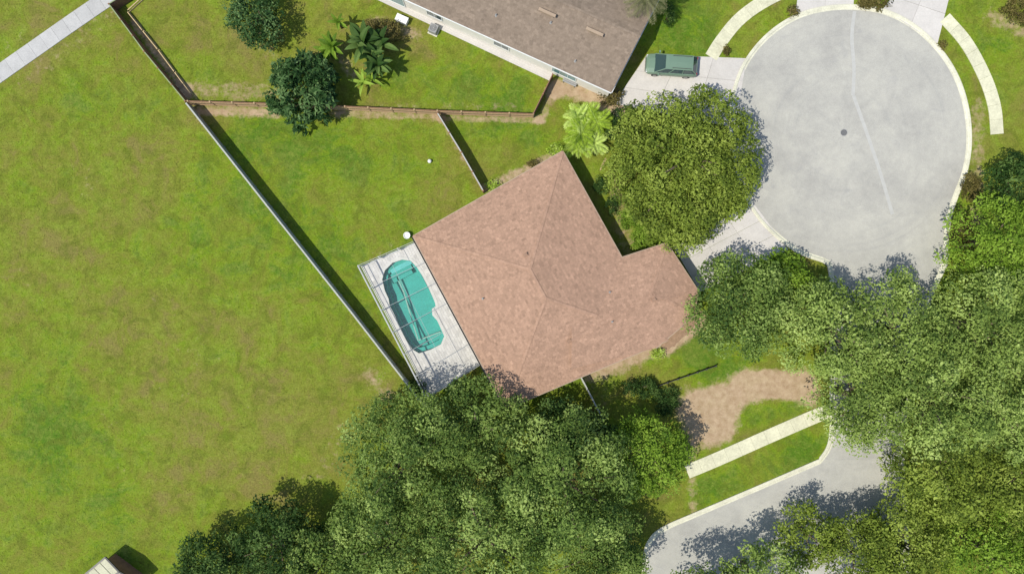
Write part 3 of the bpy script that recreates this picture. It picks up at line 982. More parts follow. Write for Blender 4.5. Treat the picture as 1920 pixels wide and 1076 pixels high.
rows = [ring_in(1.0, 0.10), ring_in(1.0, -0.45), ring_in(0.90, -0.47), ring_in(0.885, -1.05)]
for a, b in zip(rows, rows[1:]):
    for i in range(n): m.poly([a[i], b[i], b[(i + 1) % n], a[(i + 1) % n]][::-1])
m.poly(rows[-1])
obj('basin', m, M['basin'], sp)
m = MB(); k0, k1 = ring_in(0.997, 0.085), ring_in(0.997, -0.22)
for i in range(n): m.poly([k0[i], k0[(i + 1) % n], k1[(i + 1) % n], k1[i]])
obj('waterline_tile', m, M['tile'], sp)
m = MB(); m.poly([(x, y, -0.06) for x, y, z in ring_in(0.999, 0)])
obj('water', m, M['water'], sp)
m = MB(); nrm = []
for i in range(n):
    d = (Vector(pl[(i + 1) % n]) - Vector(pl[i - 1])).normalized(); nrm.append(Vector((d.y, -d.x)))
for i in range(n):
    j = (i + 1) % n
    a, b = Vector(pl[i]), Vector(pl[j])
    ao, bo = a + nrm[i] * 0.30, b + nrm[j] * 0.30
    m.poly([(*a, .125), (*ao, .125), (*bo, .125), (*b, .125)])
    m.poly([(*ao, .125), (*ao, .07), (*bo, .07), (*bo, .125)])
    m.poly([(*a, .06), (*a, .125), (*b, .125), (*b, .06)])
obj('coping', m, M['coping'], sp)
for la, lb in (((741, 512), (757, 548)), ((757, 548), (784, 638)), ((784, 638), (826, 622))):
    a, b = P(*la, -.5), P(*lb, -.5); m = MB(); m.bar((a.x, a.y, -.55), (b.x, b.y, -.55), .12, .12); obj('ledge', m, M['coping'], sp)
# entry steps at the north end
for k in range(3):
    a = P(752, 500 + k * 9); m = MB()
    m.box((a.x, a.y, -0.9 + (0.45 - 0.22 * k) - 0.05), (2.4, 0.5, 0.9), math.atan2(ay.y, ay.x))
    obj('step', m, M['basin'], sp)

cage = thing('pool_cage', 'white framed screen enclosure standing over the pool deck', 'pool cage', (dc.x, dc.y, 0))
CT = 2.5
c4 = [Vector(p) for p in deck_out]     # NW, NE(house), SE(house), SW
m_b = 0.09


def beam(a, b, name='beam', w=m_b, h=0.10, z=CT):
    m = MB(); m.bar((a.x, a.y, z), (b.x, b.y, z), w, h); return obj(name, m, M['cagewhite'], cage)


nlong = 6
west_pts = [c4[0].lerp(c4[3], k / nlong) for k in range(nlong + 1)]
east_pts = [c4[1].lerp(c4[2], k / nlong) for k in range(nlong + 1)]
for k in range(nlong + 1): beam(west_pts[k], east_pts[k], w=0.035, h=0.08, z=CT)
for k in range(nlong):
    beam(west_pts[k], west_pts[k + 1], w=0.12, z=CT + 0.02); beam(east_pts[k], east_pts[k + 1], w=0.08, z=CT + 0.02)
mid = [west_pts[k].lerp(east_pts[k], 0.5) for k in range(nlong + 1)]
for k in range(nlong): beam(mid[k], mid[k + 1], w=0.025, h=0.04, z=CT - 0.03, name='purlin')
def post(a):
    m = MB(); m.box((a.x, a.y, CT / 2 + .02), (0.10, 0.10, CT - 0.14)); return obj('post', m, M['white'], cage)
for k in range(nlong + 1): post(west_pts[k])
for a, b in ((c4[0], c4[1]), (c4[3], c4[2])):
    for t in (0.36, 0.7): post(a.lerp(b, t))
for a, b in [(west_pts[k], west_pts[k + 1]) for k in range(nlong)] + [(c4[0], c4[1]), (c4[3], c4[2])]:
    m = MB(); m.bar((a.x, a.y, 0.95), (b.x, b.y, 0.95), 0.05, 0.07); m.bar((a.x, a.y, 0.15), (b.x, b.y, 0.15), 0.06, 0.09)
    obj('rail', m, M['white'], cage)
for k in range(nlong):
    for (u0, u1) in ((0, .5), (.5, 1)):
        q = [west_pts[k].lerp(east_pts[k], u0), west_pts[k].lerp(east_pts[k], u1), west_pts[k + 1].lerp(east_pts[k + 1], u1), west_pts[k + 1].lerp(east_pts[k + 1], u0)]
        m = MB(); m.poly([(v.x, v.y, CT + 0.075) for v in q][::-1]); obj('screen', m, M['screen'], cage)
    a, b = west_pts[k], west_pts[k + 1]
    m = MB(); m.poly([(a.x, a.y, .1), (b.x, b.y, .1), (b.x, b.y, CT), (a.x, a.y, CT)]); obj('screen', m, M['screen'], cage)

# white planter at the corner, lawn ball
def lathe(prof, c_, n=16):
    m = MB(); rows = []
    for r_, z in prof: rows.append([(c_.x + r_ * math.cos(2 * math.pi * k / n), c_.y + r_ * math.sin(2 * math.pi * k / n), z) for k in range(n)])
    for a, b in zip(rows, rows[1:]):
        for k in range(n): m.poly([a[k], a[(k + 1) % n], b[(k + 1) % n], b[k]])
    return m


c = P(764, 442)
pt = thing('planter', 'small pale round planter at the north corner of the pool deck', 'planter', c)
obj('pot', lathe([(0.0, 0), (0.22, 0.0), (0.32, 0.45), (0.36, 0.5), (0.30, 0.5), (0.27, 0.40), (0, 0.40)], c), M['white'], pt, smooth=True)
c = P(806, 303)
b_ = obj('ball', lathe([(0.0, 0.0), (0.10, .03), (0.18, .10), (0.21, .21), (0.18, .32), (0.10, .39), (0.0, .42)], c), M['white'], smooth=True)
tag(b_, 'small white ball lying on the back lawn near the sloping fence', 'ball')

# ---------------------------------------------------------------- neighbour house at the top
NZ = 2.8
na = P2(1146, 174, NZ)
du = Vector((-0.912, 0.412)).normalized()      # along the pale wall, to the upper left (world: y up)
dv = Vector((0.412, 0.912)).normalized()
n0 = Vector(na); n1 = n0 + du * 36; n2 = n1 + dv * 10.6; n3 = n0 + Vector((0.455, 0.89)).normalized() * 11.2
npoly = ccw([tuple(n0), tuple(n1), tuple(n2), tuple(n3)])
nb = thing('house', 'grey brown shingle roofed neighbour house with a white garden wall, cut by the top edge', 'house', (*((n0 + n2) / 2), 0))
use = [True] * 4; st = [0.30] * 4
En = edges_of(npoly)
for i in range(4):
    d = Vector(npoly[(i + 1) % 4]) - Vector(npoly[i])
    if d.length < 20: use[i] = False           # gable ends
hip_roof(nb, npoly, use, NZ, 0.30, M['shingle_grey'], seed=8)
fascia(nb, npoly, NZ, mat=M['white'])
# gable triangles
m = MB()
for i in range(4):
    if use[i]: continue
    p, q = Vector(npoly[i]), Vector(npoly[(i + 1) % 4])
    best = None
    for t in np.linspace(0, 1, 101):
        w = p.lerp(q, float(t)); z = min(0.30 * (a * w.x + b * w.y + c_) for k, (a, b, c_) in enumerate(En) if use[k])
        if best is None or z > best[0]: best = (z, w)
    d_ = (q - p).normalized(); nr = Vector((-d_.y, d_.x)) * 0.5
    p2, q2, w2 = p + nr, q + nr, best[1] + nr
    m.poly([(*p2, NZ - .02), (*q2, NZ - .02), (*w2, NZ + best[0] - .02)])
obj('gable', m, M['stucco_w'], nb)
nw_ = inset(npoly, 0.16)
m = MB(); m.prism(nw_, -0.05, NZ - 0.12); obj('wall', m, M['stucco_w'], nb)
i = min(range(4), key=lambda i: -(Vector(npoly[(i + 1) % 4]) - Vector(npoly[i])).length + 100 * ((npoly[i][1] + npoly[(i + 1) % 4][1]) / 2 > (n0.y + n1.y) / 2 + 1))
p, q = nw_[i], nw_[(i + 1) % 4]
Ln = (Vector(q) - Vector(p)).length
rev = (Vector(q) - n0).length < (Vector(p) - n0).length
pos = lambda s: Ln - s if rev else s
opening(nb, 'window', p, q, pos(5.0), 2.6, 0.9, 1.25, M['glass_teal'], M['white'], 2)
for s in (12.0, 19.5): opening(nb, 'window', p, q, pos(s), 1.6, 1.0, 1.1, M['glass'], M['white'], 1)
opening(nb, 'sliding_door', p, q, pos(24.5), 3.0, 0.08, 2.1, M['glass_teal'], M['white'], 1)
ridge_z = NZ + 0.30 * 5.3
for (vx, vy) in [(1026, 24), (1115, 60)]:
    a = P(vx, vy, ridge_z + 0.1)
    m = MB(); m.box((a.x, a.y, ridge_z + 0.12), (1.8, 0.3, 0.10), math.atan2(du.y, du.x)); m.box((a.x, a.y, ridge_z - 0.02), (1.4, 0.30, 0.2), math.atan2(du.y, du.x))
    obj('ridge_vent', m, M['fascia'], nb)
for (vx, vy) in [(1033, 42), (930, 25), (1080, 110)]:
    a = P(vx, vy, 4.0)
    zz = NZ + min(0.30 * (A * a.x + B * a.y + Cc) for k, (A, B, Cc) in enumerate(En) if use[k])
    m = MB(); m.tube([(a.x, a.y, zz - .05), (a.x, a.y, zz + .3)], [.06, .06], 10); m.tube([(a.x, a.y, zz - .05), (a.x, a.y, zz + .08)], [.18, .08], 12)
    obj('vent_pipe', m, M['grey_metal'], nb)

# air conditioner and patio box by the pale wall
def ac_unit(x_, y_, label, rz, s=0.85):
    c_ = P(x_, y_)
    o = thing('air_conditioner', label, 'air conditioner', c_)
    m = MB(); m.box((c_.x, c_.y, .42), (s, s, .72), rz); obj('casing', m, M['grey_metal'], o)
    m = MB()
    for r_ in (.12, .22, .32):
        pts = [(c_.x + r_ * math.cos(t), c_.y + r_ * math.sin(t), .80) for t in np.linspace(0, 2 * math.pi, 17)]
        m.tube(pts, [.012] * 17, 4, cap=False)
    obj('fan_guard', m, M['dark'], o)
    m = MB(); m.box((c_.x, c_.y, .03), (s + .2, s + .2, .08), rz); obj('base_pad', m, M['curb'], o)


ac_unit(814, 58, 'dark grey air conditioner beside the white neighbour wall', -0.42)
c = P(1068, 156)
o = thing('patio_bench', 'grey bench under the teal window of the neighbour house', 'bench', c)
rz = math.atan2(du.y, du.x)
for k in (-.18, 0, .18):
    m = MB(); q_ = Vector((c.x, c.y)) + dv * k; m.box((q_.x, q_.y, .44), (1.5, .15, .04), rz); obj('seat_board', m, M['grey_metal'], o)
for k in (-.62, .62):
    m = MB(); q_ = Vector((c.x, c.y)) + du * k; m.box((q_.x, q_.y, .20), (.07, .5, .44), rz); obj('leg', m, M['dark'], o)
c = P(755, 40)
o = thing('storage_box', 'white storage box standing by the neighbour terrace', 'storage box', c)
m = MB(); m.box((c.x, c.y, .3), (1.2, .62, .6), -0.42); obj('body', m, M['white'], o)
m = MB(); m.box((c.x, c.y, .64), (1.28, .70, .07), -0.42); obj('lid', m, M['white'], o)
slab_field('terrace', 'pale terrace strip along the white wall of the neighbour house', [(640, -62), (632, -35), (1030, 152), (1040, 132)], 12, 1, M['drive'])

# ---------------------------------------------------------------- shed at the bottom left
c0 = Vector(P2(198, 1044, 1.8)); ua = Vector((-0.77, -0.64)); ub = Vector((0.80, -0.60))
sc_ = c0 + ua * 2.4 + ub * 2.4
shed = thing('shed', 'small shed with pale metal roof and dark trim in the bottom left corner', 'shed', (*sc_, 0))
q4 = [c0, c0 + ua * 4.8, c0 + ua * 4.8 + ub * 4.2, c0 + ub * 4.2]
qq = ccw([tuple(v) for v in q4])
m = MB(); m.prism(inset(qq, 0.25), -0.02, 1.76); obj('wall', m, M['fence_wood'], shed)
rp1, rp2 = c0.lerp(q4[3], 0.5), q4[1].lerp(q4[2], 0.5)
npan = 6
for k in range(npan):
    t0, t1 = k / npan + .006, (k + 1) / npan - .006
    for e0, e1 in ((q4[0], q4[1]), (q4[3], q4[2])):
        a, b, c_, d = e0.lerp(e1, t0), e0.lerp(e1, t1), rp1.lerp(rp2, t1), rp1.lerp(rp2, t0)
        m = MB()
        top = [(a.x, a.y, 1.83), (b.x, b.y, 1.83), (c_.x, c_.y, 2.3), (d.x, d.y, 2.3)]
        m.poly(top); m.poly([(x, y, z - .04) for x, y, z in top][::-1])
        for i_ in range(4):
            j_ = (i_ + 1) % 4; m.poly([top[i_], (top[i_][0], top[i_][1], top[i_][2] - .04), (top[j_][0], top[j_][1], top[j_][2] - .04), top[j_]])
        obj('roof_panel', m, M['walk'], shed)
m = MB()
for a, b, z0_, z1_ in ((q4[0], q4[1], 1.8, 1.8), (q4[3], q4[2], 1.8, 1.8), (q4[0], rp1, 1.8, 2.3), (rp1, q4[3], 2.3, 1.8), (q4[1], rp2, 1.8, 2.3), (rp2, q4[2], 2.3, 1.8)):
    m.bar((a.x, a.y, z0_ + .02), (b.x, b.y, z1_ + .02), 0.16, 0.14)
m.bar((rp1.x, rp1.y, 2.33), (rp2.x, rp2.y, 2.33), 0.2, 0.06)
obj('trim', m, M['dark'], shed)
m = MB()
for e0, e1 in ((q4[3], q4[2]),):
    pp = e0.lerp(e1, .5); m.box((pp.x - ub.x * .22, pp.y - ub.y * .22, .85), (1.0, .06, 1.6), math.atan2(ua.y, ua.x))
obj('door', m, M['white'], shed)

# ---------------------------------------------------------------- parked car (nose to the left)
def make_car(c_px, rz, label):
    c_ = P(*c_px)
    o = thing('parked_car', label, 'car', (c_.x, c_.y, 0.066), rz)
    # cross sections along x: (x, half width, z bottom, z shoulder, z top centre)
    sec = [(-2.55, .62, .42, .62, .66), (-2.48, .80, .32, .74, .80), (-2.2, .90, .26, .86, .93), (-1.6, .94, .24, .93, 1.03),
           (-1.15, .95, .24, .97, 1.08), (0, .96, .24, .99, 1.10), (1.6, .96, .24, 1.0, 1.10), (2.2, .94, .26, 1.0, 1.08), (2.45, .88, .32, .96, 1.02), (2.52, .76, .44, .86, .9)]
    m = MB(); rows = []
    for x, w, zb, zs, zt in sec:
        rows.append([(x, -w * .86, zb), (x, -w, zb + .16), (x, -w, zs - .14), (x, -w * .93, zs), (x, -w * .5, zt), (x, 0, zt + .01),
                     (x, w * .5, zt), (x, w * .93, zs), (x, w, zs - .14), (x, w, zb + .16), (x, w * .86, zb)])
    for a, b in zip(rows, rows[1:]):
        for k in range(10): m.poly([a[k], a[k + 1], b[k + 1], b[k]])
        m.poly([a[10], a[0], b[0], b[10]])
    m.poly(rows[0][::-1]); m.poly(rows[-1])
    L = lambda n_, mb_, mat_, par=o, sm=False: obj(n_, mb_, mat_, par, smooth=sm, world_coords=False)
    L('body', m, M['carpaint'])
    # greenhouse: bottom ring and roof ring
    bot = {'fl': (-1.72, -.86, 1.0), 'fr': (-1.72, .86, 1.0), 'rl': (2.44, -.82, 1.0), 'rr': (2.44, .82, 1.0)}
    top = {'fl': (-.72, -.64, 1.66), 'fr': (-.72, .64, 1.66), 'rl': (1.85, -.64, 1.66), 'rr': (1.85, .64, 1.66)}
    m = MB(); m.poly([bot['fl'], top['fl'], top['fr'], bot['fr']][::-1]); L('windscreen', m, M['glass'])
    m = MB(); m.poly([bot['rl'], bot['rr'], top['rr'], top['rl']][::-1]); L('rear_window', m, M['glass'])
    for s, (bf, br, tf, tr_) in ((-1, ('fl', 'rl', 'fl', 'rl')), (1, ('fr', 'rr', 'fr', 'rr'))):
        B0, B1, T0, T1 = map(Vector, (bot[bf], bot[br], top[tf], top[tr_]))
        for t0, t1 in ((0.02, .33), (.35, .66), (.68, .97)):
            m = MB(); q_ = [B0.lerp(B1, t0), B0.lerp(B1, t1), T0.lerp(T1, t1), T0.lerp(T1, t0)]
            m.poly(q_ if s < 0 else q_[::-1]); L('side_window', m, M['glass'])
        m = MB()
        for t in (0, .34, .67, 1): m.bar(B0.lerp(B1, t), T0.lerp(T1, t), .06, .07)
        m.bar(T0, T1, .07, .06); L('pillar', m, M['carpaint'])
    # roof panel, slightly crowned
    m = MB(); xs = [-.76, -.5, .3, 1.2, 1.7, 1.92]; ys = [-.68, -.5, 0, .5, .68]
    zf = lambda x, y: 1.66 + .09 * (1 - (y / .7) ** 2) * (1 - ((x - .77) / 1.6) ** 2) + .02
    for x0, x1 in zip(xs, xs[1:]):
        for y0, y1 in zip(ys, ys[1:]): m.poly([(x0, y0, zf(x0, y0)), (x1, y0, zf(x1, y0)), (x1, y1, zf(x1, y1)), (x0, y1, zf(x0, y1))])
    m.poly([(xs[0], y, zf(xs[0], y)) for y in ys] + [(xs[0], .68, 1.64), (xs[0], -.68, 1.64)])
    m.poly(([(xs[-1], y, zf(xs[-1], y)) for y in ys] + [(xs[-1], .68, 1.64), (xs[-1], -.68, 1.64)])[::-1])
    for y in (-.68, .68):
        m.poly([(x, y, zf(x, y)) for x in xs] + [(xs[-1], y, 1.64), (xs[0], y, 1.64)])
    L('roof', m, M['carpaint'], sm=False)
    for s in (-1, 1):
        m = MB(); m.bar((-.1, s * .56, 1.80), (1.75, s * .56, 1.80), .04, .03); m.box((-.05, s * .56, 1.76), (.06, .04, .08)); m.box((1.7, s * .56, 1.76), (.06, .04, .08))
        L('roof_rail', m, M['dark'])
        m = MB(); m.box((-1.3, s * 1.05, 1.06), (.16, .22, .15)); L('wing_mirror', m, M['carpaint'])
        m = MB(); m.box((-2.44, s * .66, .68), (.14, .30, .14)); L('headlight', m, M['lamp'])
        m = MB(); m.box((2.47, s * .72, .80), (.10, .20, .30)); L('tail_light', m, M['red'])
    for s in (-1, 1):
        for x in (-1.55, 1.55):
            m = MB(); m.tube([(x, s * .70, .33), (x, s * .96, .33)], [.34, .34], 20); w_ = L('wheel', m, M['black'])
            m = MB(); m.tube([(x, s * .955, .33), (x, s * .975, .33)], [.22, .20], 14); L('rim', m, M['grey_metal'], w_)
    m = MB(); m.box((-2.5, 0, .40), (.12, 1.3, .16)); L('front_bumper', m, M['dark'])
    m = MB(); m.box((2.5, 0, .42), (.12, 1.4, .18)); L('rear_bumper', m, M['dark'])
    o.scale = (1.04, 1.12, 1.0)
    return o


make_car((1256, 127), math.radians(-4), 'silver green family car parked nose left on the driveway beside the oak')

# ---------------------------------------------------------------- trees and plants
class RNG: pass


def leaf_mesh(name, pos, nrm, size, tint, mat, rs, aspect=0.55):
    """Many small folded leaf sprays: two triangles each."""
    n = len(pos)
    a = rs.normal(size=(n, 3)); u = np.cross(nrm, a); u /= np.linalg.norm(u, axis=1, keepdims=True) + 1e-9
    w = np.cross(nrm, u)
    s = size[:, None]
    droop = -0.25 * s * nrm
    v = np.empty((n, 4, 3))
    v[:, 0] = pos - u * s * .5 + droop * .5
    v[:, 1] = pos + w * s * aspect * .5
    v[:, 2] = pos + u * s * .5 + droop
    v[:, 3] = pos - w * s * aspect * .5 + droop * .3
    me = bpy.data.meshes.new(name)
    me.vertices.add(n * 4); me.loops.add(n * 4); me.polygons.add(n)
    me.vertices.foreach_set('co', v.astype(np.float32).ravel())
    me.loops.foreach_set('vertex_index', np.arange(n * 4, dtype=np.int32))
    me.polygons.foreach_set('loop_start', np.arange(0, n * 4, 4, dtype=np.int32))
    at = me.attributes.new('tint', 'FLOAT', 'FACE')
    at.data.foreach_set('value', tint.astype(np.float32))
    me.materials.append(mat)
    me.update(calc_edges=True)
    return me


def crown_points(rs, R, z0, z1, clump_r, density, flat=1.0, squash=(1, 1), rough=.13, lobe=1.0):
    """Clumps of foliage over a lobed dome of radius R between z0 and z1."""
    ph = rs.uniform(0, 2 * np.pi, 6); am = rs.uniform(0.015, 0.06, 6) * lobe
    def rad(t): return R * (1 + sum(am[k] * np.cos((k + 2) * t + ph[k]) for k in range(6)))
    area = np.pi * R * R
    nc = int(area / (clump_r ** 2) * (2.1 if lobe < 1 else 1.55))
    t = rs.uniform(0, 2 * np.pi, nc)
    q = rs.uniform(0, 1, nc) ** 0.46
    if lobe < 1: q = rs.uniform(0, 1, nc) ** 0.5
    r = q * rad(t) * (1 - clump_r / R * .5)
    hz = (z1 - z0)
    lobes = 0.12 * hz * np.sin(r * 1.9 / max(clump_r, .5) + ph[0]) * np.cos(t * 5 + ph[1])
    zc = z0 + hz * (np.sqrt(np.clip(1 - (r / (R * 1.12)) ** 2, 0.0, 1)) * (.8 + .2 * flat)) - clump_r * .6 + rs.normal(0, hz * rough, nc) + lobes
    low = rs.random(nc) < (0.3 if lobe < 1 else 0.2)
    zc[low] -= rs.uniform(0.1, 0.45, low.sum()) * hz
    zc = np.maximum(zc, z0 * .8)
    cx = r * np.cos(t) * squash[0]; cy = r * np.sin(t) * squash[1]
    cr = clump_r * rs.uniform(0.55, 1.25, nc)
    ct = np.clip(rs.normal(.48, .22, nc), 0, 1)
    nl = (cr ** 2 * density).astype(int) + 4
    ci = np.repeat(np.arange(nc), nl)
    n = len(ci)
    d = rs.normal(size=(n, 3)); d[:, 2] = np.abs(d[:, 2]) * 1.0 - .25
    d /= np.linalg.norm(d, axis=1, keepdims=True)
    rr = cr[ci] * rs.uniform(.35, 1.12, n) ** .6
    pos = np.stack([cx[ci], cy[ci], zc[ci]], 1) + d * rr[:, None] * np.array([1, 1, .8])
    nrm = d * .6 + rs.normal(size=(n, 3)) * .45 + np.array([0, 0, .75])
    nrm /= np.linalg.norm(nrm, axis=1, keepdims=True)
    tint = np.clip(ct[ci] + rs.normal(0, .13, n), 0, 1)
    return pos, nrm, tint, (cx, cy, zc)


def tree(name, px_, py_, r_px, ztop, zbase, mat, label, seed, cat='tree', clump=0.8, leaf=0.30, dens=105, group=None, squash=(1, 1), aspect=.55, jig=0.0):
    rs = np.random.default_rng(seed)
    zm = zbase + (ztop - zbase) * .55
    c_ = P(px_, py_, zm); R = r_px / PPM * (H - zm) / H
    o = thing(name, label, cat, (c_.x, c_.y, 0), group=group)
    pos, nrm, tint, cl = crown_points(rs, R, zbase, ztop, clump, dens, squash=squash, rough=.19 if mat.name.startswith('deep') else .15, lobe=.35 if jig else 1.0)
    size = leaf * rs.uniform(.45, 1.0, len(pos)) * (1 + .8 * (rs.random(len(pos)) < .12))
    me = leaf_mesh('crown', pos, nrm, size, tint, mat, rs, aspect)
    obj('crown', me, None, o, world_coords=False, kind='stuff')
    # trunk with limbs reaching into the clumps
    m = MB(); tr = 0.045 * R + 0.06; fz = zbase + (ztop - zbase) * .25
    lean = rs.uniform(-.3, .3, 2)
    m.tube([(0, 0, -.1), (lean[0] * .3, lean[1] * .3, fz * .5), (lean[0], lean[1], fz)], [tr * 1.5, tr, tr * .85], 9)
    k = min(9, max(4, int(R * 1.6)))
    order = rs.permutation(len(cl[0]))[:k]
    for i in order:
        e = np.array([cl[0][i], cl[1][i], cl[2][i]])
        s0 = np.array([lean[0], lean[1], fz * .92]); md = s0 * .5 + e * .5 + np.array([0, 0, .10 * R])
        m.tube([s0, md * .55 + s0 * .45, md, e], [tr * .55, tr * .42, tr * .28, tr * .10], 6)
    obj('trunk', m, M['bark'], o, world_coords=False, smooth=True)
    return o


G1 = 'oaks crowding the right side'
G2 = 'trees crowding the bottom'
T = [
 # front yard oak
 ('oak_tree', 1286, 303, 150, 5.6, 1.6, 'oak', 'large round olive green oak between the tan house and the cul-de-sac', 'tree', None),
 ('oak_tree', 1272, 418, 64, 4.6, 1.4, 'oak', 'low olive tree under the big round oak beside the garage driveway', 'tree', None),
 # right mass
 ('oak_tree', 1386, 574, 104, 6.2, 1.8, 'oakdeep', 'oak touching the garage corner of the tan house', 'tree', G1),
 ('oak_tree', 1462, 530, 64, 3.8, 1.2, 'bright', 'small bright green tree between garage driveway and cul-de-sac curb', 'tree', G1),
 ('oak_tree', 1560, 616, 106, 7.2, 2.2, 'oakmid', 'grey green oak just below the south curb of the cul-de-sac', 'tree', G1),
 ('oak_tree', 1690, 630, 114, 7.4, 2.4, 'oakmid', 'grey green oak over the street mouth where it leaves the cul-de-sac', 'tree', G1),
 ('oak_tree', 1850, 612, 118, 8.0, 2.4, 'oakmid', 'grey green oak at the right edge, level with the garage corner', 'tree', G1),
 ('oak_tree', 1868, 452, 88, 6.0, 1.6, 'bright', 'bright green tree right of the cul-de-sac curb tail', 'tree', G1),
 ('oak_tree', 1905, 352, 62, 5.0, 1.2, 'oakdark', 'dark green tree at the right edge beside the cul-de-sac', 'tree', G1),
 ('oak_tree', 1612, 745, 98, 7.0, 2.2, 'oakmid', 'oak overhanging the end of the straight lower sidewalk', 'tree', G1),
 ('oak_tree', 1752, 738, 128, 9.6, 2.6, 'oakmid', 'broad pale oak in the middle of the right hand tree mass', 'tree', G1),
 ('oak_tree', 1895, 765, 110, 9.0, 2.6, 'oakmid', 'pale oak at the right edge below the middle of the frame', 'tree', G1),
 ('oak_tree', 1774, 882, 102, 7.6, 2.0, 'oak', 'olive oak right of the light curb end by the lower street', 'tree', G1),
 ('oak_tree', 1905, 925, 100, 7.4, 2.0, 'oak', 'olive oak at the right edge above the bottom corner', 'tree', G1),
 ('oak_tree', 1868, 1040, 95, 7.2, 2.0, 'bright', 'yellow green oak in the bottom right corner', 'tree', G1),
 ('oak_tree', 1692, 1022, 92, 6.2, 1.8, 'oak', 'olive tree over the lower street near the bottom edge', 'tree', G1),
 ('oak_tree', 1520, 1005, 66, 5.0, 1.6, 'oak', 'small round tree standing alone in the shaded lower street', 'tree', G1),
 ('oak_tree', 1612, 1040, 86, 5.6, 1.8, 'oak', 'tree cut by the bottom edge below the shaded street', 'tree', G1),
 ('oak_tree', 1330, 1135, 74, 8.0, 2.6, 'oakdeep', 'tall tree mostly below the bottom edge shading the lower street corner', 'tree', G2),
 ('oak_tree', 1425, 1092, 78, 7.6, 1.8, 'oakmid', 'tree cut by the bottom edge left of the small street tree', 'tree', G1),
 # bottom mass
 ('oak_tree', 765, 860, 132, 8.4, 2.2, 'oakdeep', 'broad tree reaching over the south end of the long grey fence', 'tree', G2),
 ('oak_tree', 895, 800, 92, 7.0, 2.0, 'oakdeep', 'tree touching the lower corner of the pool deck and roof', 'tree', G2),
 ('oak_tree', 1060, 905, 142, 9.6, 2.2, 'oakdeep', 'largest olive tree south of the tan house', 'tree', G2),
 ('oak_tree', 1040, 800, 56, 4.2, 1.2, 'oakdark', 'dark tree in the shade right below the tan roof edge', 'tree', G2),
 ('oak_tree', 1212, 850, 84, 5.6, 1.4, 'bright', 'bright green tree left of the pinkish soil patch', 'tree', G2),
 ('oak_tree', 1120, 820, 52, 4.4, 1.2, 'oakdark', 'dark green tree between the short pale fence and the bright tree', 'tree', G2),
 ('oak_tree', 915, 1020, 128, 9.2, 2.4, 'oakdeep', 'tree at the bottom edge below the largest olive tree', 'tree', G2),
 ('oak_tree', 735, 1025, 125, 7.6, 2.2, 'oakdeep', 'tree at the bottom edge left of centre', 'tree', G2),
 ('oak_tree', 1120, 1050, 100, 7.0, 2.0, 'oakdeep', 'tree at the bottom edge left of the lower street corner', 'tree', G2),
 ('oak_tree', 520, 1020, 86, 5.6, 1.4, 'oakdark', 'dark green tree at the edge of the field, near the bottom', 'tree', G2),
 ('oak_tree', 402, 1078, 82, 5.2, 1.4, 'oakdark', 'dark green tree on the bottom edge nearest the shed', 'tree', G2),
 ('oak_tree', 610, 1045, 78, 6.2, 1.6, 'oakdeep', 'grey green tree between the dark field trees and the bottom mass', 'tree', G2),
 # garden trees
 ('round_tree', 480, 28, 60, 4.0, 0.6, 'bluedark', 'dark rounded tree at the top edge of the neighbour garden', 'tree', None),
]
for k, (nm, x, y, r_, zt, zb, mt, lab, cat, grp) in enumerate(T):
    dense = 105
    tree(nm, x, y, r_, zt, zb, M[mt], lab, 100 + k, cat, clump=0.95 if 'large round' in lab else (1.25 if r_ > 90 else 0.85), group=grp, dens=dense, jig=0.05 if 'large round' in lab else 0.0)


def shrub(px_, py_, r_px, h, mat, label, seed, squash=(1, 1), leaf=0.17, name='shrub', group=None):
    rs = np.random.default_rng(seed)
    c_ = P(px_, py_, h * .5); R = r_px / PPM
    o = thing(name, label, 'shrub', (c_.x, c_.y, 0), group=group)
    pos, nrm, tint, cl = crown_points(rs, R, h * .25, h, 0.36, 190, squash=squash)
    obj('foliage', leaf_mesh('foliage', pos, nrm, leaf * rs.uniform(.6, 1.3, len(pos)), tint, M[mat], rs), None, o, world_coords=False, kind='stuff')
    m = MB()
    for i in range(0, min(len(cl[0]), 7)):
        m.tube([(0, 0, -.05), (cl[0][i] * .5, cl[1][i] * .5, cl[2][i] * .6), (cl[0][i], cl[1][i], cl[2][i])], [.035, .025, .01], 5)
    obj('stem', m, M['bark'], o, world_coords=False, kind='stuff')


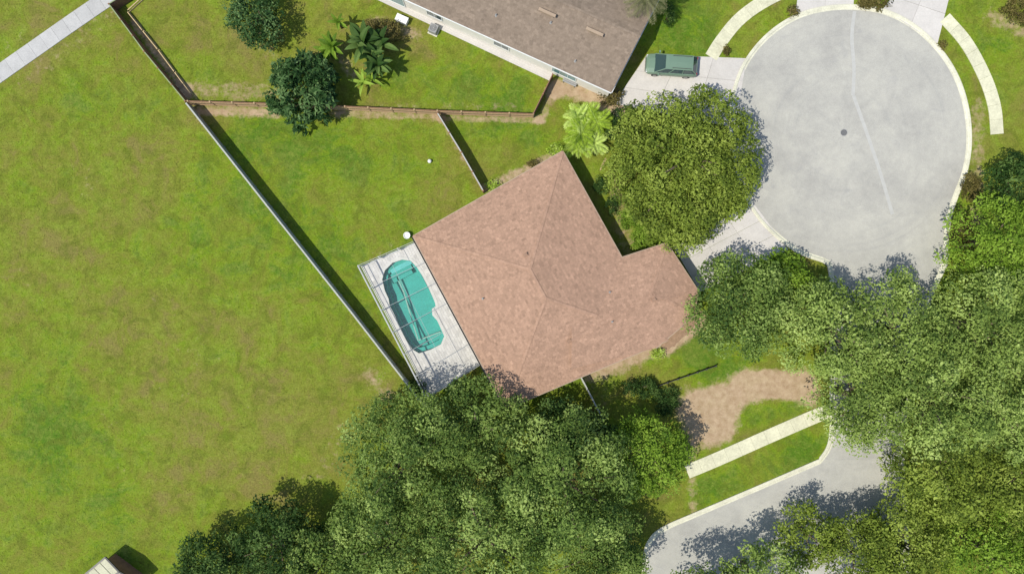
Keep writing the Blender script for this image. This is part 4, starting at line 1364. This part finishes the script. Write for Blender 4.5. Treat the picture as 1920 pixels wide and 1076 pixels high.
S = [
 (1166, 238, 32, 2.2, 'oakdark', 'dark green shrub squeezed between lime palm and big oak', (1, 1.3)),
 (1212, 440, 34, 1.2, 'bright', 'bright green shrub in the nook between house and garage wing', (1, .9)),
 (1178, 410, 20, 0.9, 'bright', 'small green shrub against the northeast wall of the tan house', (1, 1)),
 (1128, 345, 16, 1.0, 'oakdark', 'dark shrub nearest the north roof corner on the east wall', (1, 1.4)),
 (1150, 385, 16, 1.0, 'oakdark', 'dark shrub halfway along the northeast wall of the tan house', (1, 1.4)),
 (1146, 182, 20, 1.0, 'brownbush', 'brownish bush at the corner of the neighbour house', (1.3, .8)),
 (1205, 728, 30, 1.2, 'oakdark', 'dark shrub at the left end of the low dark boards', (1.4, .7)),
 (1250, 752, 28, 1.4, 'oakdark', 'dark shrub beside the left end of the pinkish soil patch', (.9, 1)),
 (925, 348, 13, 0.7, 'lime', 'pale yellow green shrub where the sloping fence meets the tan house', (1.4, .7)),
 (1042, 283, 14, 0.8, 'lime', 'yellowish shrub at the north corner of the tan roof', (1.2, .9)),
 (1000, 308, 10, 0.6, 'brownbush', 'small brownish shrub on the northwest side of the tan house', (1.3, .8)),
 (1232, 662, 12, 0.6, 'lime', 'small pale shrub at the notch of the garage mulch bed', (1.2, .9)),
 (1818, 352, 24, 1.2, 'brownbush', 'brown olive bush beside the east curb of the cul-de-sac', (.9, 1.3)),
 (1800, 430, 26, 1.5, 'brownbush', 'brownish bush just right of the curb tail', (.7, 1.6)),
 (1912, 18, 30, 1.4, 'brownbush', 'brown green bush in the top right corner', (1, 1)),
 (1360, 94, 10, 0.6, 'brownbush', 'tiny bush between the curving sidewalk and the cul-de-sac curb', (1, 1)),
 (1487, 20, 12, 0.6, 'brownbush', 'small bush left of the top driveway apron', (1, 1.2)),
 (1640, 6, 22, 0.9, 'brownbush', 'low bush between the two driveways at the top of the cul-de-sac', (1.4, .6)),
 (1768, 84, 9, 0.5, 'brownbush', 'tiny dark bush at the lower corner of the pink grey driveway', (1, 1)),
 (715, 62, 34, 1.8, 'brownbush', 'dry looking bush beside the white storage box', (1.2, .8)),
 (780, 728, 18, 1.2, 'oakdark', 'dark shrub between the long fence and the lower deck corner', (1, 1)),
 (1252, 30, 15, 1.4, 'oakdark', 'dark shrub at the east end of the neighbour roof', (.8, 1.8)),
]
for k, (x, y, r_, h, mt, lab, sq) in enumerate(S): shrub(x, y, r_, h, mt, lab, 300 + k, sq)


# palms and broad leaved plants: every frond or leaf a part that shares its mesh
def frond_mesh(name, L, mat, n=16, leaflet=0.45, droop=0.5, tint=0.5, width=0.07):
    m = MB()
    pts = []
    for k in range(n + 1):
        t = k / n; pts.append(Vector((L * t * (1 - .12 * t), 0, L * (.35 * t - droop * t * t))))
    m.tube(pts, [0.025 * (1 - .8 * k / n) for k in range(n + 1)], 3, tint=.8, cap=False)
    r = random.Random(name + str(L))
    for k in range(1, n):
        t = k / n; l_ = leaflet * (0.55 + .9 * t * (1 - t) * 2) * (1 if t < .85 else .6)
        for s in (-1, 1):
            p = pts[k]; dr = Vector((.55 + .4 * t, s, -.25)).normalized(); e = p + dr * l_ + Vector((0, 0, -.1 * l_))
            wv = Vector((width, 0, 0)); mdp = p.lerp(e, .5) + Vector((0, 0, .03))
            tt = min(1, max(0, tint + r.uniform(-.25, .25)))
            m.poly([p, mdp - wv * .5, e, mdp + wv * .5], tt)
    return m.mesh(name, mat, use_tint=True)


def blade_mesh(name, L, W, mat, droop=.5, tint=.5, n=6):
    m = MB(); prev = None
    for k in range(n + 1):
        t = k / n; w = W * math.sin(math.pi * min(1, .12 + .88 * t)) ** .7 * .5 if k < n else .005
        x = L * t * (1 - .1 * t); z = L * (.45 * t - droop * t * t)
        row = [(x, -w, z + w * .3), (x, 0, z), (x, w, z + w * .3)]
        if prev:
            for j in (0, 1): m.poly([prev[j], row[j], row[j + 1], prev[j + 1]], tint + (.08 if j else -.08))
        prev = row
    return m.mesh(name, mat, use_tint=True)


def palm(name, px_, py_, trunk_h, n_f, meshes, label, seed, part='frond', spread=(0.1, 1.0), crown_r=0.0, stems=1, trunk_r=.10, cat='palm', zoff=0, scale=(.8, 1.15), group=None):
    r = random.Random(seed); c_ = P(px_, py_, trunk_h)
    o = thing(name, label, cat, (c_.x, c_.y, 0), group=group)
    heads = []
    for s in range(stems):
        a = 2 * math.pi * s / max(stems, 1) + r.random(); rr = crown_r * math.sqrt(r.uniform(.1, 1)) if stems > 1 else 0
        h = trunk_h * (1.12 - .5 * (rr / max(crown_r, .1)) ** 2) * r.uniform(.9, 1.1) if stems > 1 else trunk_h
        hx, hy = rr * math.cos(a), rr * math.sin(a); heads.append((hx, hy, h))
        m = MB(); m.tube([(hx * .3, hy * .3, -.05), (hx * .8, hy * .8, h * .6), (hx, hy, h)], [trunk_r * 1.2, trunk_r, trunk_r * .8], 8)
        obj('trunk', m, M['bark'], o, world_coords=False, smooth=True)
    for k in range(n_f):
        hx, hy, h = heads[k % stems]
        f = obj(part, meshes[k % len(meshes)], None, o, world_coords=False)
        f.location = (hx, hy, h + r.uniform(-.08, .12))
        pitch = -math.radians(60 * (1 - ((k // stems) / max(1, n_f // stems))) - 8 + r.uniform(-8, 8))
        f.rotation_euler = (r.uniform(-.2, .2), pitch, 2.399 * (k // stems) + (k % stems) * 1.3 + r.uniform(-.2, .2))
        s_ = r.uniform(*scale); f.scale = (s_, s_, s_)
    return o


lime = [frond_mesh('lime_frond', 1.75, M['lime'], 20, .52, .75, t_, .13) for t_ in (.3, .55, .8)]
palm('palm_tree', 1098, 240, 2.2, 72, lime, 'bright lime green palm cluster north of the tan house corner', 11, stems=6, crown_r=1.7)
tree('bushy_tree', 566, 168, 70, 4.4, 0.8, M['bluedark'], 'dark green round bushy tree growing over the straight timber fence', 412, clump=0.5, leaf=0.75, dens=60, aspect=.28)
ban = [blade_mesh('broad_leaf', 2.3, .62, M['oakdark'], .5, t_) for t_ in (.3, .6, .9)]
ban2 = [blade_mesh('broad_leaf', 1.9, .5, M['bright'], .5, t_) for t_ in (.1, .3, .5)]
palm('banana_plant', 692, 84, 2.4, 30, ban, 'dark broad leaved banana plant in the neighbour garden', 13, part='leaf', stems=4, crown_r=1.3, cat='plant')
palm('banana_plant', 708, 124, 1.9, 18, ban, 'smaller dark banana plant just below the larger dark one', 14, part='leaf', stems=1, crown_r=.5, cat='plant', scale=(.7, .9))
palm('banana_plant', 622, 92, 1.8, 22, ban2, 'green broad leaved plant left of the dark banana plants', 15, part='leaf', stems=2, crown_r=.5, cat='plant', scale=(.7, 1.0))
palm('banana_plant', 634, 42, 1.6, 6, ban2, 'small upright green plant above the broad leaved ones', 16, part='leaf', stems=1, cat='plant', scale=(.6, .8))
palm('banana_plant', 688, 152, 1.0, 14, [blade_mesh('pale_leaf', 1.6, .3, M['bright'], .6, t_) for t_ in (.7, .95)], 'light green low plant below the dark banana plants', 17, part='leaf', stems=2, crown_r=.5, cat='plant')
gp = [frond_mesh('grey_frond', 2.7, M['greypalm'], 18, .6, .6, t_, .10) for t_ in (.3, .55, .8)]
palm('palm_tree', 1212, -6, 5.2, 30, gp, 'grey green palm leaning over the neighbour roof at the top edge', 18, stems=1, trunk_r=.16)
c = P(1132, 308)
f = obj('dry_frond', frond_mesh('dry_frond', 1.7, M['frond_dry'], 12, .18, .36, .5), None)
f.location = (c.x - .4, c.y - .7, .06); f.rotation_euler = (0, .02, math.radians(65)); f.scale = (1, 1, .35)
tag(f, 'dry tan palm frond lying on the grass beside the tan house', 'palm frond')

# ---------------------------------------------------------------- grass tufts over the lawns
rs = np.random.default_rng(5)
N = 60000
tx = rs.uniform(-54, 54, N); ty = rs.uniform(-31, 31, N)
keep = ~inside(road_poly, tx, ty) & ~inside(ccw(deck_out), tx, ty) & ~inside(main, tx, ty) & ~inside(wing, tx, ty) & ~inside(npoly, tx, ty)
for q in ([(1262, 462), (1312, 548), (1462, 455), (1405, 385)], [(1213, 103), (1150, 195), (1345, 235), (1380, 118)],
          [(1655, 18), (1757, 84), (1786, -30), (1690, -30)], [(1500, -60), (1492, 26), (1600, 11), (1604, -60)], [(1288, 870), (1294, 900), (1566, 780), (1556, 755)],
          [(-60, 150), (-40, 192), (250, -10), (210, -30)], [(1320, 108), (1347, 108), (1450, 5), (1420, -5)], [(1298, 752), (1400, 712), (1505, 712), (1515, 738), (1400, 745), (1325, 832)]):
    keep &= ~inside([P2(*p) for p in q], tx, ty)
for (path, w) in ((bulb, .75), (west + south, .75), (east, .75), ([P2(*p) for p in [(1771, 34), (1790, 55), (1812, 82), (1830, 113), (1846, 145), (1857, 172), (1864, 200), (1869, 252)]], .95)):
    for a, b in zip(path, path[1:]):
        L2 = (b[0] - a[0]) ** 2 + (b[1] - a[1]) ** 2 + 1e-9
        t = np.clip(((tx - a[0]) * (b[0] - a[0]) + (ty - a[1]) * (b[1] - a[1])) / L2, 0, 1)
        keep &= np.hypot(tx - a[0] - t * (b[0] - a[0]), ty - a[1] - t * (b[1] - a[1])) > w
ix = np.clip(((tx + 62) / .4).astype(int) + 5, 0, nx - 1); iy = np.clip(((ty + 38) / .4).astype(int) + 5, 0, ny - 1)
sl_ = soil[iy, ix]; lu_ = lush[iy, ix]
keep &= rs.random(N) > sl_ * 1.6
tx, ty, sl_, lu_ = tx[keep], ty[keep], sl_[keep], lu_[keep]
n = len(tx); ang = rs.uniform(0, np.pi, n); s = rs.uniform(.05, .13, n); h = rs.uniform(.015, .04, n)
v = np.zeros((n, 3, 3))
v[:, 0] = np.stack([tx - s * np.cos(ang), ty - s * np.sin(ang), np.full(n, .002)], 1)
v[:, 1] = np.stack([tx + s * np.cos(ang), ty + s * np.sin(ang), np.full(n, .002)], 1)
v[:, 2] = np.stack([tx + rs.normal(0, .12, n), ty + rs.normal(0, .12, n), h], 1)
me = bpy.data.meshes.new('grass')
me.vertices.add(n * 3); me.loops.add(n * 3); me.polygons.add(n)
me.vertices.foreach_set('co', v.astype(np.float32).ravel()); me.loops.foreach_set('vertex_index', np.arange(n * 3, dtype=np.int32))
me.polygons.foreach_set('loop_start', np.arange(0, n * 3, 3, dtype=np.int32))
for nm, arr in (('soil', sl_), ('lush', lu_)):
    at = me.attributes.new(nm, 'FLOAT', 'POINT'); at.data.foreach_set('value', np.repeat(np.clip(arr, 0, 1), 3).astype(np.float32))
me.materials.append(M['grass']); me.update(calc_edges=True)
tag(obj('grass', me), 'short uneven grass tufts over the lawns and field', 'grass', None, 'stuff')
